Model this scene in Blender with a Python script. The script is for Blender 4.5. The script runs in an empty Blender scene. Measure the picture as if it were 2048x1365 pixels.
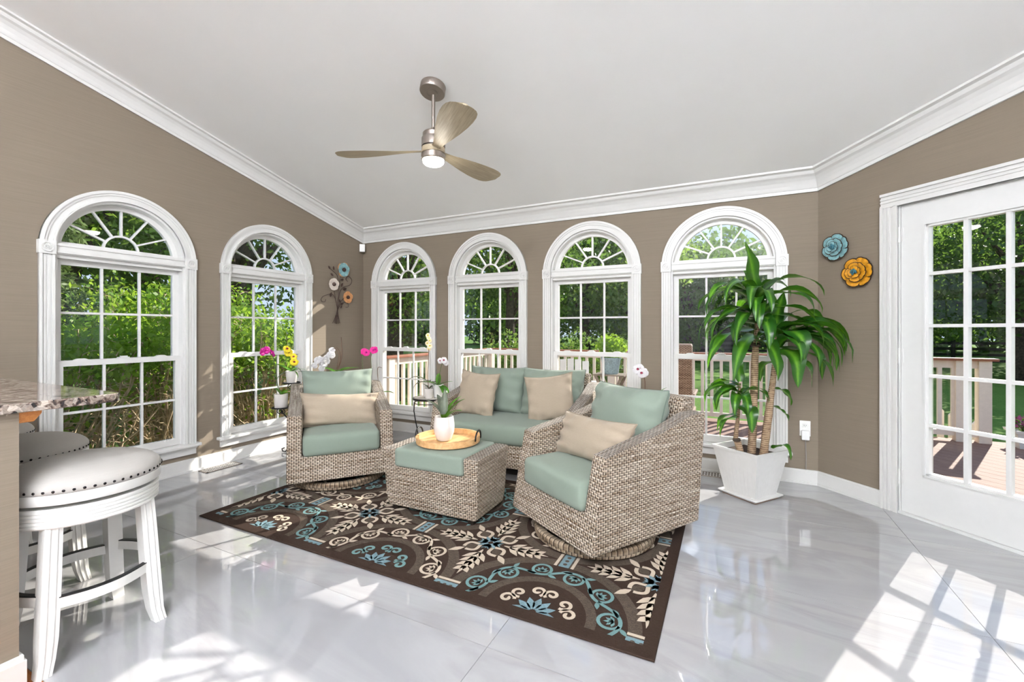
import bpy, bmesh, math, random
import numpy as np
from mathutils import Vector, Matrix

sc = bpy.context.scene
COL = sc.collection
R = math.radians
rnd = random.Random(11)
rng = np.random.default_rng(11)

# ------------------------------------------------------------------ camera
cam = bpy.data.cameras.new('camera')
cam.sensor_width = 36.0
cam.lens = 882.0 / 2048 * 36
cam.shift_y = -22.5 / 2048
cam.clip_start = 0.05
cam.clip_end = 500
camo = bpy.data.objects.new('camera', cam)
COL.objects.link(camo)
camo.location = (0, 0, 1.2)
camo.rotation_euler = (R(90), 0, R(26.3))
sc.camera = camo

# ------------------------------------------------------------------ world, sun, exposure
SUN_AZ, SUN_EL = 65.0, 28.0
world = bpy.data.worlds.new('world')
sc.world = world
world.use_nodes = True
wn = world.node_tree
wn.nodes.clear()
tcw = wn.nodes.new('ShaderNodeTexCoord')
sep = wn.nodes.new('ShaderNodeSeparateXYZ')
rmp = wn.nodes.new('ShaderNodeValToRGB')
rmp.color_ramp.elements[0].position = 0.0
rmp.color_ramp.elements[0].color = (0.262, 0.318, 0.385, 1)
rmp.color_ramp.elements[1].position = 0.9
rmp.color_ramp.elements[1].color = (0.150, 0.225, 0.380, 1)
bg = wn.nodes.new('ShaderNodeBackground')
bg.inputs['Strength'].default_value = 1.0
wo = wn.nodes.new('ShaderNodeOutputWorld')
wn.links.new(tcw.outputs['Generated'], sep.inputs[0])
wn.links.new(sep.outputs[2], rmp.inputs[0])
wn.links.new(rmp.outputs[0], bg.inputs['Color'])
wn.links.new(bg.outputs[0], wo.inputs['Surface'])

sun = bpy.data.lights.new('sun', 'SUN')
sun.energy = 3.8
sun.angle = R(0.4)
sun.color = (1.0, 0.94, 0.85)
suno = bpy.data.objects.new('sun', sun)
COL.objects.link(suno)
to_sun = Vector((math.cos(R(SUN_AZ)) * math.cos(R(SUN_EL)), math.sin(R(SUN_AZ)) * math.cos(R(SUN_EL)), math.sin(R(SUN_EL))))
suno.rotation_euler = to_sun.to_track_quat('Z', 'Y').to_euler()
suno.location = (10, 20, 15)

vs = sc.view_settings
vs.view_transform = 'Standard'
vs.look = 'None'
vs.gamma = 1.0
vs.use_curve_mapping = False
vs.exposure = 1.43
sc.cycles.max_bounces = 8
sc.cycles.diffuse_bounces = 5
sc.cycles.glossy_bounces = 4
sc.cycles.transparent_max_bounces = 12

# ------------------------------------------------------------------ room constants
LX, BY, RX = -4.09, 4.10, 0.61
S2 = 2 ** -0.5
TH = 0.14
REAR = -3.4
def ceil_z(y): return 2.40 + 0.25 * (BY - y)

# ------------------------------------------------------------------ materials
def srgb(r, g, b):
    def c(v):
        v /= 255.0
        return v / 12.92 if v <= 0.04045 else ((v + 0.055) / 1.055) ** 2.4
    return (c(r), c(g), c(b), 1.0)

class NT:
    """small helper around a node tree"""
    def __init__(self, name):
        self.m = bpy.data.materials.new(name)
        self.m.use_nodes = True
        self.t = self.m.node_tree
        self.b = self.t.nodes['Principled BSDF']
        self.out = self.t.nodes['Material Output']
    def n(self, typ, **kw):
        nd = self.t.nodes.new(typ)
        for k, v in kw.items():
            if k in nd.inputs: nd.inputs[k].default_value = v
            else: setattr(nd, k, v)
        return nd
    def l(self, a, b): self.t.links.new(a, b)
    def coord(self, which='Object', scale=(1, 1, 1)):
        tc = self.n('ShaderNodeTexCoord')
        mp = self.n('ShaderNodeMapping')
        mp.inputs['Scale'].default_value = scale
        self.l(tc.outputs[which], mp.inputs['Vector'])
        return mp.outputs[0]
    def noise(self, vec, scale, detail=3, rough=0.55, dist=0.0):
        nd = self.n('ShaderNodeTexNoise')
        nd.inputs['Scale'].default_value = scale
        nd.inputs['Detail'].default_value = detail
        nd.inputs['Roughness'].default_value = rough
        nd.inputs['Distortion'].default_value = dist
        self.l(vec, nd.inputs['Vector'])
        return nd.outputs[0]
    def ramp(self, fac, stops, interp='LINEAR'):
        nd = self.n('ShaderNodeValToRGB')
        e = nd.color_ramp.elements
        nd.color_ramp.interpolation = interp
        while len(e) > 1: e.remove(e[-1])
        e[0].position = stops[0][0]; e[0].color = stops[0][1]
        for p, c in stops[1:]:
            q = e.new(p); q.color = c
        self.l(fac, nd.inputs[0])
        return nd.outputs[0]
    def mix(self, fac, a, b, blend='MIX'):
        nd = self.n('ShaderNodeMix', data_type='RGBA', blend_type=blend)
        for val, sock in ((fac, nd.inputs[0]), (a, nd.inputs[6]), (b, nd.inputs[7])):
            if hasattr(val, 'is_output'): self.l(val, sock)
            else: sock.default_value = val
        return nd.outputs[2]
    def math(self, op, a, b=None):
        nd = self.n('ShaderNodeMath', operation=op)
        for val, i in ((a, 0), (b, 1)):
            if val is None: continue
            if hasattr(val, 'is_output'): self.l(val, nd.inputs[i])
            else: nd.inputs[i].default_value = val
        return nd.outputs[0]
    def bump(self, h, strength=0.3, dist=0.01):
        nd = self.n('ShaderNodeBump')
        nd.inputs['Strength'].default_value = strength
        nd.inputs['Distance'].default_value = dist
        self.l(h, nd.inputs['Height'])
        self.l(nd.outputs[0], self.b.inputs['Normal'])
    def set(self, color=None, rough=None, metal=None, spec=None):
        if color is not None:
            if hasattr(color, 'is_output'): self.l(color, self.b.inputs['Base Color'])
            else: self.b.inputs['Base Color'].default_value = color
        if rough is not None:
            if hasattr(rough, 'is_output'): self.l(rough, self.b.inputs['Roughness'])
            else: self.b.inputs['Roughness'].default_value = rough
        if metal is not None: self.b.inputs['Metallic'].default_value = metal
        if spec is not None: self.b.inputs['Specular IOR Level'].default_value = spec
        return self.m

M = {}
def plain(key, rgb, rough=0.5, metal=0.0, var=0.06, scale=30, spec=0.5):
    """one colour with a little procedural mottling"""
    t = NT(key)
    c = srgb(*rgb)
    v = t.coord('Object')
    n = t.noise(v, scale, 2)
    dark = tuple(x * (1 - var) for x in c[:3]) + (1,)
    lite = tuple(min(1, x * (1 + var)) for x in c[:3]) + (1,)
    t.set(t.ramp(n, [(0.3, dark), (0.7, lite)]), rough, metal, spec)
    M[key] = t.m
    return t.m

plain('trim', (218, 217, 214), 0.32, var=0.01)
plain('ceiling', (243, 243, 242), 0.75, var=0.008, scale=3)
plain('door_paint', (220, 220, 218), 0.28, var=0.01)
plain('white_pot', (220, 215, 210), 0.18, var=0.015)
plain('planter', (218, 217, 214), 0.35, var=0.02)
plain('planter_stain', (168, 128, 100), 0.6, var=0.2, scale=8)
plain('black_iron', (26, 26, 28), 0.45, 0.3)
plain('dark_metal', (60, 52, 46), 0.45, 0.7, var=0.2)
plain('nickel', (158, 148, 140), 0.32, 0.85, var=0.03)
plain('nickel_dark', (60, 55, 52), 0.5, 0.6)
plain('nail', (45, 42, 44), 0.25, 0.9)
plain('stool_white', (226, 225, 221), 0.3, var=0.012)
plain('black_strip', (28, 28, 30), 0.5)
plain('soil', (58, 40, 30), 0.95, var=0.5, scale=90)
plain('moss', (96, 74, 44), 0.95, var=0.5, scale=120)
plain('outlet', (240, 240, 238), 0.35, var=0.01)
plain('cord', (150, 148, 146), 0.5)
plain('rail_paint', (231, 218, 204), 0.5, var=0.03)
plain('fence_dark', (38, 36, 34), 0.9)
plain('bark', (74, 62, 52), 0.95, var=0.5, scale=14)
plain('twig', (190, 168, 138), 0.9, var=0.4, scale=9)
plain('flower_magenta', (176, 18, 128), 0.6, var=0.15, scale=60)
plain('flower_pink', (232, 40, 150), 0.6, var=0.15, scale=60)
plain('flower_yellow', (236, 212, 44), 0.6, var=0.12, scale=60)
plain('flower_white', (216, 214, 216), 0.6, var=0.03, scale=60)
plain('flower_cream', (236, 222, 186), 0.6, var=0.08, scale=60)
plain('flower_throat', (150, 40, 70), 0.6)
plain('stem_green', (78, 92, 48), 0.6, var=0.2)
plain('stem_brown', (104, 76, 58), 0.7, var=0.2)
plain('art_blue', (128, 172, 176), 0.55, var=0.25, scale=45)
plain('art_mustard', (214, 148, 26), 0.55, var=0.2, scale=45)
plain('art_cream', (214, 202, 190), 0.55, var=0.12, scale=45)
plain('art_orange', (200, 142, 92), 0.55, var=0.2, scale=45)
plain('art_edge', (62, 44, 30), 0.6, 0.4, var=0.2)
plain('art_leaf', (76, 58, 52), 0.5, 0.5, var=0.3)
plain('art_teal', (62, 118, 132), 0.4, 0.3, var=0.3)
plain('pot_blue', (150, 176, 186), 0.3, var=0.25, scale=60)
plain('terra_dark', (66, 50, 44), 0.7)
plain('flower_purple', (150, 70, 120), 0.7, var=0.3)
plain('patio_wood', (140, 128, 114), 0.8, var=0.25)
plain('shed_wall', (92, 88, 84), 0.9)
plain('patio_white', (238, 236, 232), 0.5, var=0.02)

def m_wall():
    t = NT('wall_paper')
    v = t.coord('Object', (1.5, 1.5, 160))
    n = t.noise(v, 2.0, 3, 0.6)
    c = t.ramp(n, [(0.3, srgb(126, 114, 98)), (0.7, srgb(134, 122, 106))])
    t.bump(n, 0.12, 0.002)
    return t.set(c, 0.78)
M['wall'] = m_wall()

def m_tile():
    t = NT('marble_tile')
    v = t.coord('Object')
    oi = t.n('ShaderNodeObjectInfo')
    add = t.n('ShaderNodeVectorMath', operation='ADD')
    sc_ = t.n('ShaderNodeVectorMath', operation='SCALE')
    comb = t.n('ShaderNodeCombineXYZ')
    t.l(oi.outputs['Random'], comb.inputs[0]); t.l(oi.outputs['Random'], comb.inputs[1])
    t.l(comb.outputs[0], sc_.inputs[0]); sc_.inputs['Scale'].default_value = 37.0
    t.l(v, add.inputs[0]); t.l(sc_.outputs[0], add.inputs[1])
    mp = t.n('ShaderNodeMapping'); mp.inputs['Scale'].default_value = (0.5, 1.9, 1); mp.inputs['Rotation'].default_value = (0, 0, 0.45)
    t.l(add.outputs[0], mp.inputs['Vector'])
    n = t.noise(mp.outputs[0], 1.3, 6, 0.55, 0.9)
    c = t.ramp(n, [(0.30, srgb(160, 160, 164)), (0.46, srgb(172, 172, 174)), (0.52, srgb(163, 162, 165)), (0.58, srgb(174, 173, 174)), (0.75, srgb(169, 168, 170))])
    t.set(c, 0.02)
    t.b.inputs['IOR'].default_value = 2.1
    return t.m
M['tile'] = m_tile()
plain('kitchen_paint', (232, 232, 230), 0.7, var=0.01)
plain('grout', (150, 148, 146), 0.8)

def m_wood(key, a, b, scale=(2, 30, 30), rough=0.45, n0=3.0):
    t = NT(key)
    v = t.coord('Object', scale)
    n = t.noise(v, n0, 5, 0.6, 0.6)
    t.set(t.ramp(n, [(0.3, srgb(*a)), (0.7, srgb(*b))]), rough)
    t.bump(n, 0.08, 0.002)
    M[key] = t.m
m_wood('hardwood', (156, 82, 30), (196, 122, 58), (2, 22, 22), 0.25)
m_wood('blade_wood', (150, 136, 110), (184, 170, 144), (2.0, 40, 10), 0.5)
m_wood('tray_wood', (196, 146, 92), (228, 186, 134), (14, 2, 14), 0.45)
m_wood('bracket_wood', (176, 104, 44), (206, 138, 70))
m_wood('deck_wood', (126, 92, 78), (149, 117, 101), (1.5, 26, 26), 0.8)
m_wood('cap_wood', (139, 82, 57), (165, 104, 78), (1, 21, 21), 0.6)

def m_granite():
    t = NT('granite')
    v = t.coord('Object')
    n = t.noise(v, 34, 4, 0.6, 0.8)
    vo = t.n('ShaderNodeTexVoronoi'); vo.inputs['Scale'].default_value = 62
    t.l(v, vo.inputs['Vector'])
    c1 = t.ramp(n, [(0.42, srgb(34, 27, 27)), (0.48, srgb(110, 88, 76)), (0.57, srgb(190, 176, 162)), (0.68, srgb(150, 130, 114))])
    c2 = t.ramp(vo.outputs['Color'], [(0.38, srgb(30, 26, 28)), (0.5, srgb(140, 120, 108)), (0.8, srgb(210, 200, 188))])
    t.set(t.mix(0.45, c1, c2), 0.06)
    t.b.inputs['IOR'].default_value = 1.6
    return t.m
M['granite'] = m_granite()

def m_fabric(key, rgb, scale=900, rough=0.9, var=0.07, streak=0.0):
    t = NT(key)
    v = t.coord('Object')
    c = srgb(*rgb)
    n = t.noise(v, scale, 2, 0.6)
    mp = t.n('ShaderNodeMapping'); mp.inputs['Scale'].default_value = (60, 6, 420)
    t.l(v, mp.inputs['Vector'])
    n2 = t.noise(mp.outputs[0], 1.2, 3)
    f = t.math('ADD', t.math('MULTIPLY', n, 0.6), t.math('MULTIPLY', n2, 0.4))
    d = tuple(x * (1 - var - streak) for x in c[:3]) + (1,)
    e = tuple(min(1, x * (1 + var)) for x in c[:3]) + (1,)
    col = t.ramp(f, [(0.35, d), (0.65, e)])
    t.bump(n, 0.12, 0.001)
    t.set(col, rough, spec=0.2)
    t.b.inputs['Sheen Weight'].default_value = 0.15
    M[key] = t.m
m_fabric('sage', (130, 142, 130), var=0.035)
m_fabric('sage_seam', (106, 119, 109), var=0.04)
m_fabric('linen', (166, 152, 134), var=0.06, streak=0.03)
m_fabric('linen_seam', (150, 136, 118))
m_fabric('stool_linen', (172, 168, 162), var=0.045)

def m_wicker(key, c1, c2, c3, gap, vert=False):
    t = NT(key)
    uv = t.n('ShaderNodeUVMap')
    mp = t.n('ShaderNodeMapping')
    if vert: mp.inputs['Rotation'].default_value = (0, 0, R(90))
    t.l(uv.outputs[0], mp.inputs['Vector'])
    sep = t.n('ShaderNodeSeparateXYZ'); t.l(mp.outputs[0], sep.inputs[0])
    U, V = t.math('ADD', sep.outputs[0], 7.0), t.math('ADD', sep.outputs[1], 7.0)
    row = t.math('DIVIDE', V, 0.0118)
    odd = t.math('MULTIPLY', t.math('MODULO', t.math('FLOOR', row), 2.0), 0.5)
    uu = t.math('ADD', t.math('DIVIDE', U, 0.031), odd)
    hu = t.math('SINE', t.math('MULTIPLY', t.math('FRACT', uu), math.pi))
    hv = t.math('SINE', t.math('MULTIPLY', t.math('FRACT', row), math.pi))
    h = t.math('MULTIPLY', t.math('POWER', hu, 0.45), t.math('POWER', hv, 0.6))
    # every strand has its own tone, streaked along its length
    wn_ = t.n('ShaderNodeTexWhiteNoise', noise_dimensions='2D')
    cb = t.n('ShaderNodeCombineXYZ'); t.l(t.math('FLOOR', uu), cb.inputs[0]); t.l(t.math('FLOOR', row), cb.inputs[1])
    t.l(cb.outputs[0], wn_.inputs['Vector'])
    tone = t.ramp(wn_.outputs['Value'], [(0.0, srgb(*c1)), (1.0, srgb(*c2))])
    mp2 = t.n('ShaderNodeMapping'); mp2.inputs['Scale'].default_value = (2.2, 60, 1)
    t.l(mp.outputs[0], mp2.inputs['Vector'])
    n = t.noise(mp2.outputs[0], 1.6, 4, 0.65, 0.3)
    streak = t.ramp(n, [(0.36, srgb(*c3)), (0.6, (1, 1, 1, 1))])
    col = t.mix(0.95, tone, streak, 'MULTIPLY')
    fr = t.math('FRACT', uu)
    g3 = tuple(.22 + .78 * v / w for v, w in zip(srgb(*gap)[:3], srgb(*c2)[:3])) + (1,)
    across = t.ramp(fr, [(0.0, (1, 1, 1, 1)), (0.66, (1, 1, 1, 1)), (0.80, g3), (0.93, g3), (1.0, (.8, .8, .8, 1))])
    along = t.ramp(hv, [(0.0, tuple(.5 + .5 * v for v in g3[:3]) + (1,)), (0.45, (1, 1, 1, 1))])
    col = t.mix(1.0, t.mix(1.0, col, across, 'MULTIPLY'), along, 'MULTIPLY')
    stitch = t.ramp(fr, [(0.0, (1, 1, 1, 1)), (0.12, (1, 1, 1, 1)), (0.17, (0, 0, 0, 1))])
    col = t.mix(t.math('MULTIPLY', stitch, 0.75), col, tuple(min(1, v * 1.12) for v in srgb(*c2)[:3]) + (1,))
    t.bump(h, 1.0, 0.005)
    t.set(col, 0.55, spec=0.4)
    M[key] = t.m
m_wicker('wicker', (176, 160, 140), (212, 200, 184), (160, 138, 114), (62, 48, 38))
m_wicker('wicker_top', (158, 148, 138), (188, 180, 170), (170, 152, 134), (48, 42, 38), True)
m_wicker('wicker_ring', (148, 132, 112), (176, 160, 138), (170, 150, 128), (70, 56, 44), True)
m_wicker('wicker_patio', (150, 122, 104), (176, 148, 128), (170, 150, 130), (66, 48, 38))

def m_rug(key, rgb, var=0.25):
    t = NT(key)
    v = t.coord('Object', (1, 1, 1))
    n = t.noise(v, 260, 2, 0.7)
    mp = t.n('ShaderNodeMapping'); mp.inputs['Scale'].default_value = (40, 340, 1)
    t.l(v, mp.inputs['Vector'])
    n2 = t.noise(mp.outputs[0], 1.0, 2)
    f = t.math('ADD', t.math('MULTIPLY', n, 0.5), t.math('MULTIPLY', n2, 0.5))
    c = srgb(*rgb)
    d = tuple(x * (1 - var) for x in c[:3]) + (1,)
    e = tuple(min(1, x * (1 + var)) for x in c[:3]) + (1,)
    t.bump(n, 0.4, 0.002)
    t.set(t.ramp(f, [(0.35, d), (0.65, e)]), 0.95, spec=0.15)
    M[key] = t.m
m_rug('rug_brown', (56, 43, 36))
m_rug('rug_taupe', (80, 70, 61), 0.6)
m_rug('rug_cream', (188, 174, 156), 0.12)
m_rug('rug_blue', (106, 138, 138), 0.16)
m_rug('rug_sky', (112, 138, 146), 0.3)

def m_leaf(key, a, b, trans=0.4, rough=0.45, scale=3.0, tcol=None):
    t = NT(key)
    v = t.coord('Object')
    n = t.noise(v, scale, 3)
    col = t.ramp(n, [(0.3, srgb(*a)), (0.7, srgb(*b))])
    t.set(col, rough, spec=0.35)
    tr = t.n('ShaderNodeBsdfTranslucent')
    if tcol: tr.inputs['Color'].default_value = srgb(*tcol)
    else: t.l(col, tr.inputs['Color'])
    mx = t.n('ShaderNodeMixShader'); mx.inputs[0].default_value = trans
    t.l(t.b.outputs[0], mx.inputs[1]); t.l(tr.outputs[0], mx.inputs[2])
    t.l(mx.outputs[0], t.out.inputs['Surface'])
    M[key] = t.m
m_leaf('leaf_maple', (60, 96, 30), (112, 145, 57), 0.5, tcol=(152, 185, 72), scale=1.2)
m_leaf('leaf_dark', (41, 68, 28), (79, 110, 47), 0.45, tcol=(112, 147, 60), scale=0.8)
m_leaf('leaf_cedar', (86, 109, 57), (129, 147, 86), 0.35, scale=2)
m_leaf('leaf_shrub', (72, 117, 28), (129, 168, 51), 0.5, tcol=(164, 196, 65), scale=4)
m_leaf('leaf_hedge', (82, 120, 43), (145, 169, 82), 0.45, scale=3)
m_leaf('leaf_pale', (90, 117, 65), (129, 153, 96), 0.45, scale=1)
m_leaf('leaf_orchid', (46, 96, 28), (96, 148, 50), 0.2, 0.3, 14, tcol=(120, 180, 50))
m_leaf('leaf_orchid_dull', (84, 92, 78), (120, 128, 108), 0.15, 0.35, 14)

def m_dracaena():
    t = NT('leaf_dracaena')
    uv = t.n('ShaderNodeUVMap')
    sep = t.n('ShaderNodeSeparateXYZ'); t.l(uv.outputs[0], sep.inputs[0])
    d = t.math('ABSOLUTE', t.math('SUBTRACT', sep.outputs[0], 0.5))
    v = t.coord('Object'); n = t.noise(v, 60, 2)
    f = t.math('ADD', d, t.math('MULTIPLY', t.math('SUBTRACT', n, 0.5), 0.12))
    col = t.ramp(f, [(0.0, srgb(112, 160, 50)), (0.10, srgb(74, 132, 34)), (0.2, srgb(38, 88, 26)), (0.5, srgb(28, 70, 26))])
    t.set(col, 0.28, spec=0.5)
    tr = t.n('ShaderNodeBsdfTranslucent'); tr.inputs['Color'].default_value = srgb(120, 190, 40)
    mx = t.n('ShaderNodeMixShader'); mx.inputs[0].default_value = 0.25
    t.l(t.b.outputs[0], mx.inputs[1]); t.l(tr.outputs[0], mx.inputs[2])
    t.l(mx.outputs[0], t.out.inputs['Surface'])
    return t.m
M['dracaena'] = m_dracaena()

def m_cane():
    t = NT('cane_bark')
    v = t.coord('Object', (1, 1, 1))
    n = t.noise(v, 30, 4, 0.6)
    wv = t.n('ShaderNodeTexWave', wave_type='BANDS', bands_direction='Z')
    wv.inputs['Scale'].default_value = 22; wv.inputs['Distortion'].default_value = 3.0
    t.l(v, wv.inputs['Vector'])
    f = t.math('ADD', t.math('MULTIPLY', n, 0.7), t.math('MULTIPLY', wv.outputs['Fac'], 0.3))
    t.set(t.ramp(f, [(0.3, srgb(110, 86, 66)), (0.6, srgb(168, 142, 114)), (0.8, srgb(186, 164, 136))]), 0.85)
    t.bump(f, 0.4, 0.004)
    return t.m
M['cane'] = m_cane()

def m_glass():
    t = NT('window_glass')
    tr = t.n('ShaderNodeBsdfTransparent'); tr.inputs[0].default_value = (0.985, 0.99, 0.985, 1)
    gl = t.n('ShaderNodeBsdfGlossy'); gl.inputs['Roughness'].default_value = 0.01
    fr = t.n('ShaderNodeFresnel'); fr.inputs['IOR'].default_value = 1.45
    f = t.math('MULTIPLY', fr.outputs[0], 0.6)
    mx = t.n('ShaderNodeMixShader')
    t.l(f, mx.inputs[0]); t.l(tr.outputs[0], mx.inputs[1]); t.l(gl.outputs[0], mx.inputs[2])
    t.l(mx.outputs[0], t.out.inputs['Surface'])
    return t.m
M['glass'] = m_glass()

def m_lawn():
    t = NT('lawn_grass')
    v = t.coord('Object')
    n = t.noise(v, 0.35, 4, 0.6)
    n2 = t.noise(v, 18, 3, 0.7)
    f = t.math('ADD', t.math('MULTIPLY', n, 0.55), t.math('MULTIPLY', n2, 0.45))
    t.set(t.ramp(f, [(0.35, srgb(78, 110, 44)), (0.6, srgb(106, 140, 62)), (0.8, srgb(136, 164, 88))]), 0.95, spec=0.1)
    t.bump(n2, 0.6, 0.05)
    return t.m
M['lawn'] = m_lawn()

def m_emit(key, rgb, s):
    t = NT(key)
    e = t.n('ShaderNodeEmission'); e.inputs[0].default_value = srgb(*rgb); e.inputs[1].default_value = s
    t.l(e.outputs[0], t.out.inputs['Surface'])
    M[key] = t.m
m_emit('lamp_glow', (255, 248, 236), 25.0)
m_emit('fill_glow', (244, 247, 255), 62.0)  # room fill, emitted by the unseen globes added behind the camera

# ------------------------------------------------------------------ mesh helpers
class MB:
    def __init__(self):
        self.v = []; self.f = []
    def add(self, vs, fs):
        o = len(self.v)
        self.v += [tuple(p) for p in vs]
        self.f += [tuple(i + o for i in f) for f in fs]
        return self
    def box(self, x0, x1, y0, y1, z0, z1, rot=None):
        c = [(x0, y0, z0), (x1, y0, z0), (x1, y1, z0), (x0, y1, z0), (x0, y0, z1), (x1, y0, z1), (x1, y1, z1), (x0, y1, z1)]
        if rot is not None: c = [rot @ Vector(p) for p in c]
        return self.add(c, [(0, 3, 2, 1), (4, 5, 6, 7), (0, 1, 5, 4), (1, 2, 6, 5), (2, 3, 7, 6), (3, 0, 4, 7)])
    def prism(self, poly, fn, d0, d1):
        """poly of 2-D points; fn(a, b, d) -> 3-D point"""
        n = len(poly)
        vs = [fn(a, b, d0) for a, b in poly] + [fn(a, b, d1) for a, b in poly]
        fs = [tuple(range(n))[::-1], tuple(range(n, 2 * n))] + [(i, (i + 1) % n, n + (i + 1) % n, n + i) for i in range(n)]
        return self.add(vs, fs)
    def tube(self, pts, r, seg=8, closed=False, caps=True):
        pts = [Vector(p) for p in pts]
        n = len(pts)
        rs = r if isinstance(r, (list, tuple)) else [r] * n
        up = None
        rings = []
        for i, p in enumerate(pts):
            if closed: t = pts[(i + 1) % n] - pts[i - 1]
            else: t = pts[min(i + 1, n - 1)] - pts[max(i - 1, 0)]
            if t.length < 1e-9: t = Vector((0, 0, 1))
            t.normalize()
            if up is None:
                up = Vector((0, 0, 1)) if abs(t.z) < 0.9 else Vector((1, 0, 0))
            a = up - t * up.dot(t)
            if a.length < 1e-5: a = t.orthogonal()
            a.normalize(); up = a
            b = t.cross(a)
            rings.append([p + (a * math.cos(2 * math.pi * k / seg) + b * math.sin(2 * math.pi * k / seg)) * rs[i] for k in range(seg)])
        vs = [q for rg in rings for q in rg]
        fs = []
        m = n if closed else n - 1
        for i in range(m):
            j = (i + 1) % n
            for k in range(seg):
                l = (k + 1) % seg
                fs.append((i * seg + k, i * seg + l, j * seg + l, j * seg + k))
        if caps and not closed:
            fs.append(tuple(range(seg))[::-1]); fs.append(tuple(range((n - 1) * seg, n * seg)))
        return self.add(vs, fs)
    def lathe(self, prof, seg=24, c=(0, 0, 0), axis='Z', closed=False):
        vs = []; fs = []
        for r, z in prof:
            for k in range(seg):
                a = 2 * math.pi * k / seg
                x, y = r * math.cos(a), r * math.sin(a)
                if axis == 'Z': vs.append((c[0] + x, c[1] + y, c[2] + z))
                else: vs.append((c[0] + x, c[1] + z, c[2] + y))
        n = len(prof)
        for i in range(n if closed else n - 1):
            j = (i + 1) % n
            for k in range(seg):
                l = (k + 1) % seg
                q = (i * seg + k, i * seg + l, j * seg + l, j * seg + k)
                fs.append(q if axis == 'Z' else q[::-1])
        if not closed:
            if prof[0][0] > 1e-6: fs.append(tuple(range(seg))[::-1] if axis == 'Z' else tuple(range(seg)))
            if prof[-1][0] > 1e-6:
                q = tuple(range((n - 1) * seg, n * seg)); fs.append(q if axis == 'Z' else q[::-1])
        return self.add(vs, fs)
    def arc(self, cx, cz, r0, r1, a0, a1, y0, y1, seg=24):
        """solid ring segment in the XZ plane"""
        vs = []; fs = []
        for i in range(seg + 1):
            a = a0 + (a1 - a0) * i / seg
            ca, sa = math.cos(a), math.sin(a)
            for r, y in ((r0, y0), (r1, y0), (r1, y1), (r0, y1)):
                vs.append((cx + r * ca, y, cz + r * sa))
        for i in range(seg):
            for k in range(4):
                l = (k + 1) % 4
                fs.append((i * 4 + k, i * 4 + l, i * 4 + 4 + l, i * 4 + 4 + k))
        fs.append((3, 2, 1, 0)); e = seg * 4; fs.append((e, e + 1, e + 2, e + 3))
        return self.add(vs, fs)
    def grid(self, pts, nu, nv):
        """pts listed row by row, nu columns"""
        fs = [(j * nu + i, j * nu + i + 1, (j + 1) * nu + i + 1, (j + 1) * nu + i) for j in range(nv - 1) for i in range(nu - 1)]
        return self.add(pts, fs)
    def build(self, name, mat, parent=None, smooth=False, uv=None, bevel=0, seg=2, loc=None, rot=None, fix=True):
        me = bpy.data.meshes.new(name)
        me.from_pydata(self.v, [], self.f)
        if fix:
            bm = bmesh.new(); bm.from_mesh(me)
            bmesh.ops.remove_doubles(bm, verts=bm.verts, dist=1e-6)
            bmesh.ops.recalc_face_normals(bm, faces=bm.faces)
            bm.to_mesh(me); bm.free()
        if mat: me.materials.append(M[mat] if isinstance(mat, str) else mat)
        o = bpy.data.objects.new(name, me)
        COL.objects.link(o)
        if parent: o.parent = parent
        if loc is not None: o.location = loc
        if rot is not None: o.rotation_euler = rot
        if uv == 'box': box_uv(me)
        if smooth:
            for p in me.polygons: p.use_smooth = True
            if smooth == 'auto':
                me.set_sharp_from_angle(angle=R(40))
        if bevel:
            b = o.modifiers.new('bevel', 'BEVEL'); b.width = bevel; b.segments = seg; b.limit_method = 'ANGLE'; b.angle_limit = R(35)
        return o

def box_uv(me):
    uvl = me.uv_layers.new(name='UVMap')
    for p in me.polygons:
        n = p.normal
        ax = max(range(3), key=lambda i: abs(n[i]))
        for li in p.loop_indices:
            c = me.vertices[me.loops[li].vertex_index].co
            uvl.data[li].uv = (c.x, c.y) if ax == 2 else ((c.y, c.z) if ax == 0 else (c.x, c.z))

def np_mesh(name, verts, quads, mat, parent=None):
    me = bpy.data.meshes.new(name)
    nv, nf = len(verts), len(quads)
    k = quads.shape[1]
    me.vertices.add(nv); me.vertices.foreach_set('co', np.asarray(verts, np.float32).ravel())
    me.loops.add(nf * k); me.loops.foreach_set('vertex_index', np.asarray(quads, np.int32).ravel())
    me.polygons.add(nf)
    me.polygons.foreach_set('loop_start', np.arange(0, nf * k, k, dtype=np.int32))
    me.update(calc_edges=True)
    me.validate()
    me.materials.append(M[mat])
    o = bpy.data.objects.new(name, me); COL.objects.link(o)
    if parent: o.parent = parent
    return o

def tag(o, label, cat=None, group=None, kind=None):
    o['label'] = label
    if cat: o['category'] = cat
    if group: o['group'] = group
    if kind: o['kind'] = kind
    return o
def thing(name, label, cat, loc=(0, 0, 0), rotz=0.0, group=None, kind=None):
    o = bpy.data.objects.new(name, None); COL.objects.link(o)
    o.empty_display_size = 0.1
    o.location = loc; o.rotation_euler = (0, 0, rotz)
    return tag(o, label, cat, group, kind)
def share(src, parent, loc=None, rot=None, name=None):
    """a copy of one part that shares its mesh"""
    o = src.copy(); COL.objects.link(o); o.parent = parent
    if loc is not None: o.location = loc
    if rot is not None: o.rotation_euler = rot
    return o
def copy_tree(o, parent=None):
    c = o.copy(); COL.objects.link(c); c.parent = parent
    for ch in list(o.children): copy_tree(ch, c)
    return c

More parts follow.
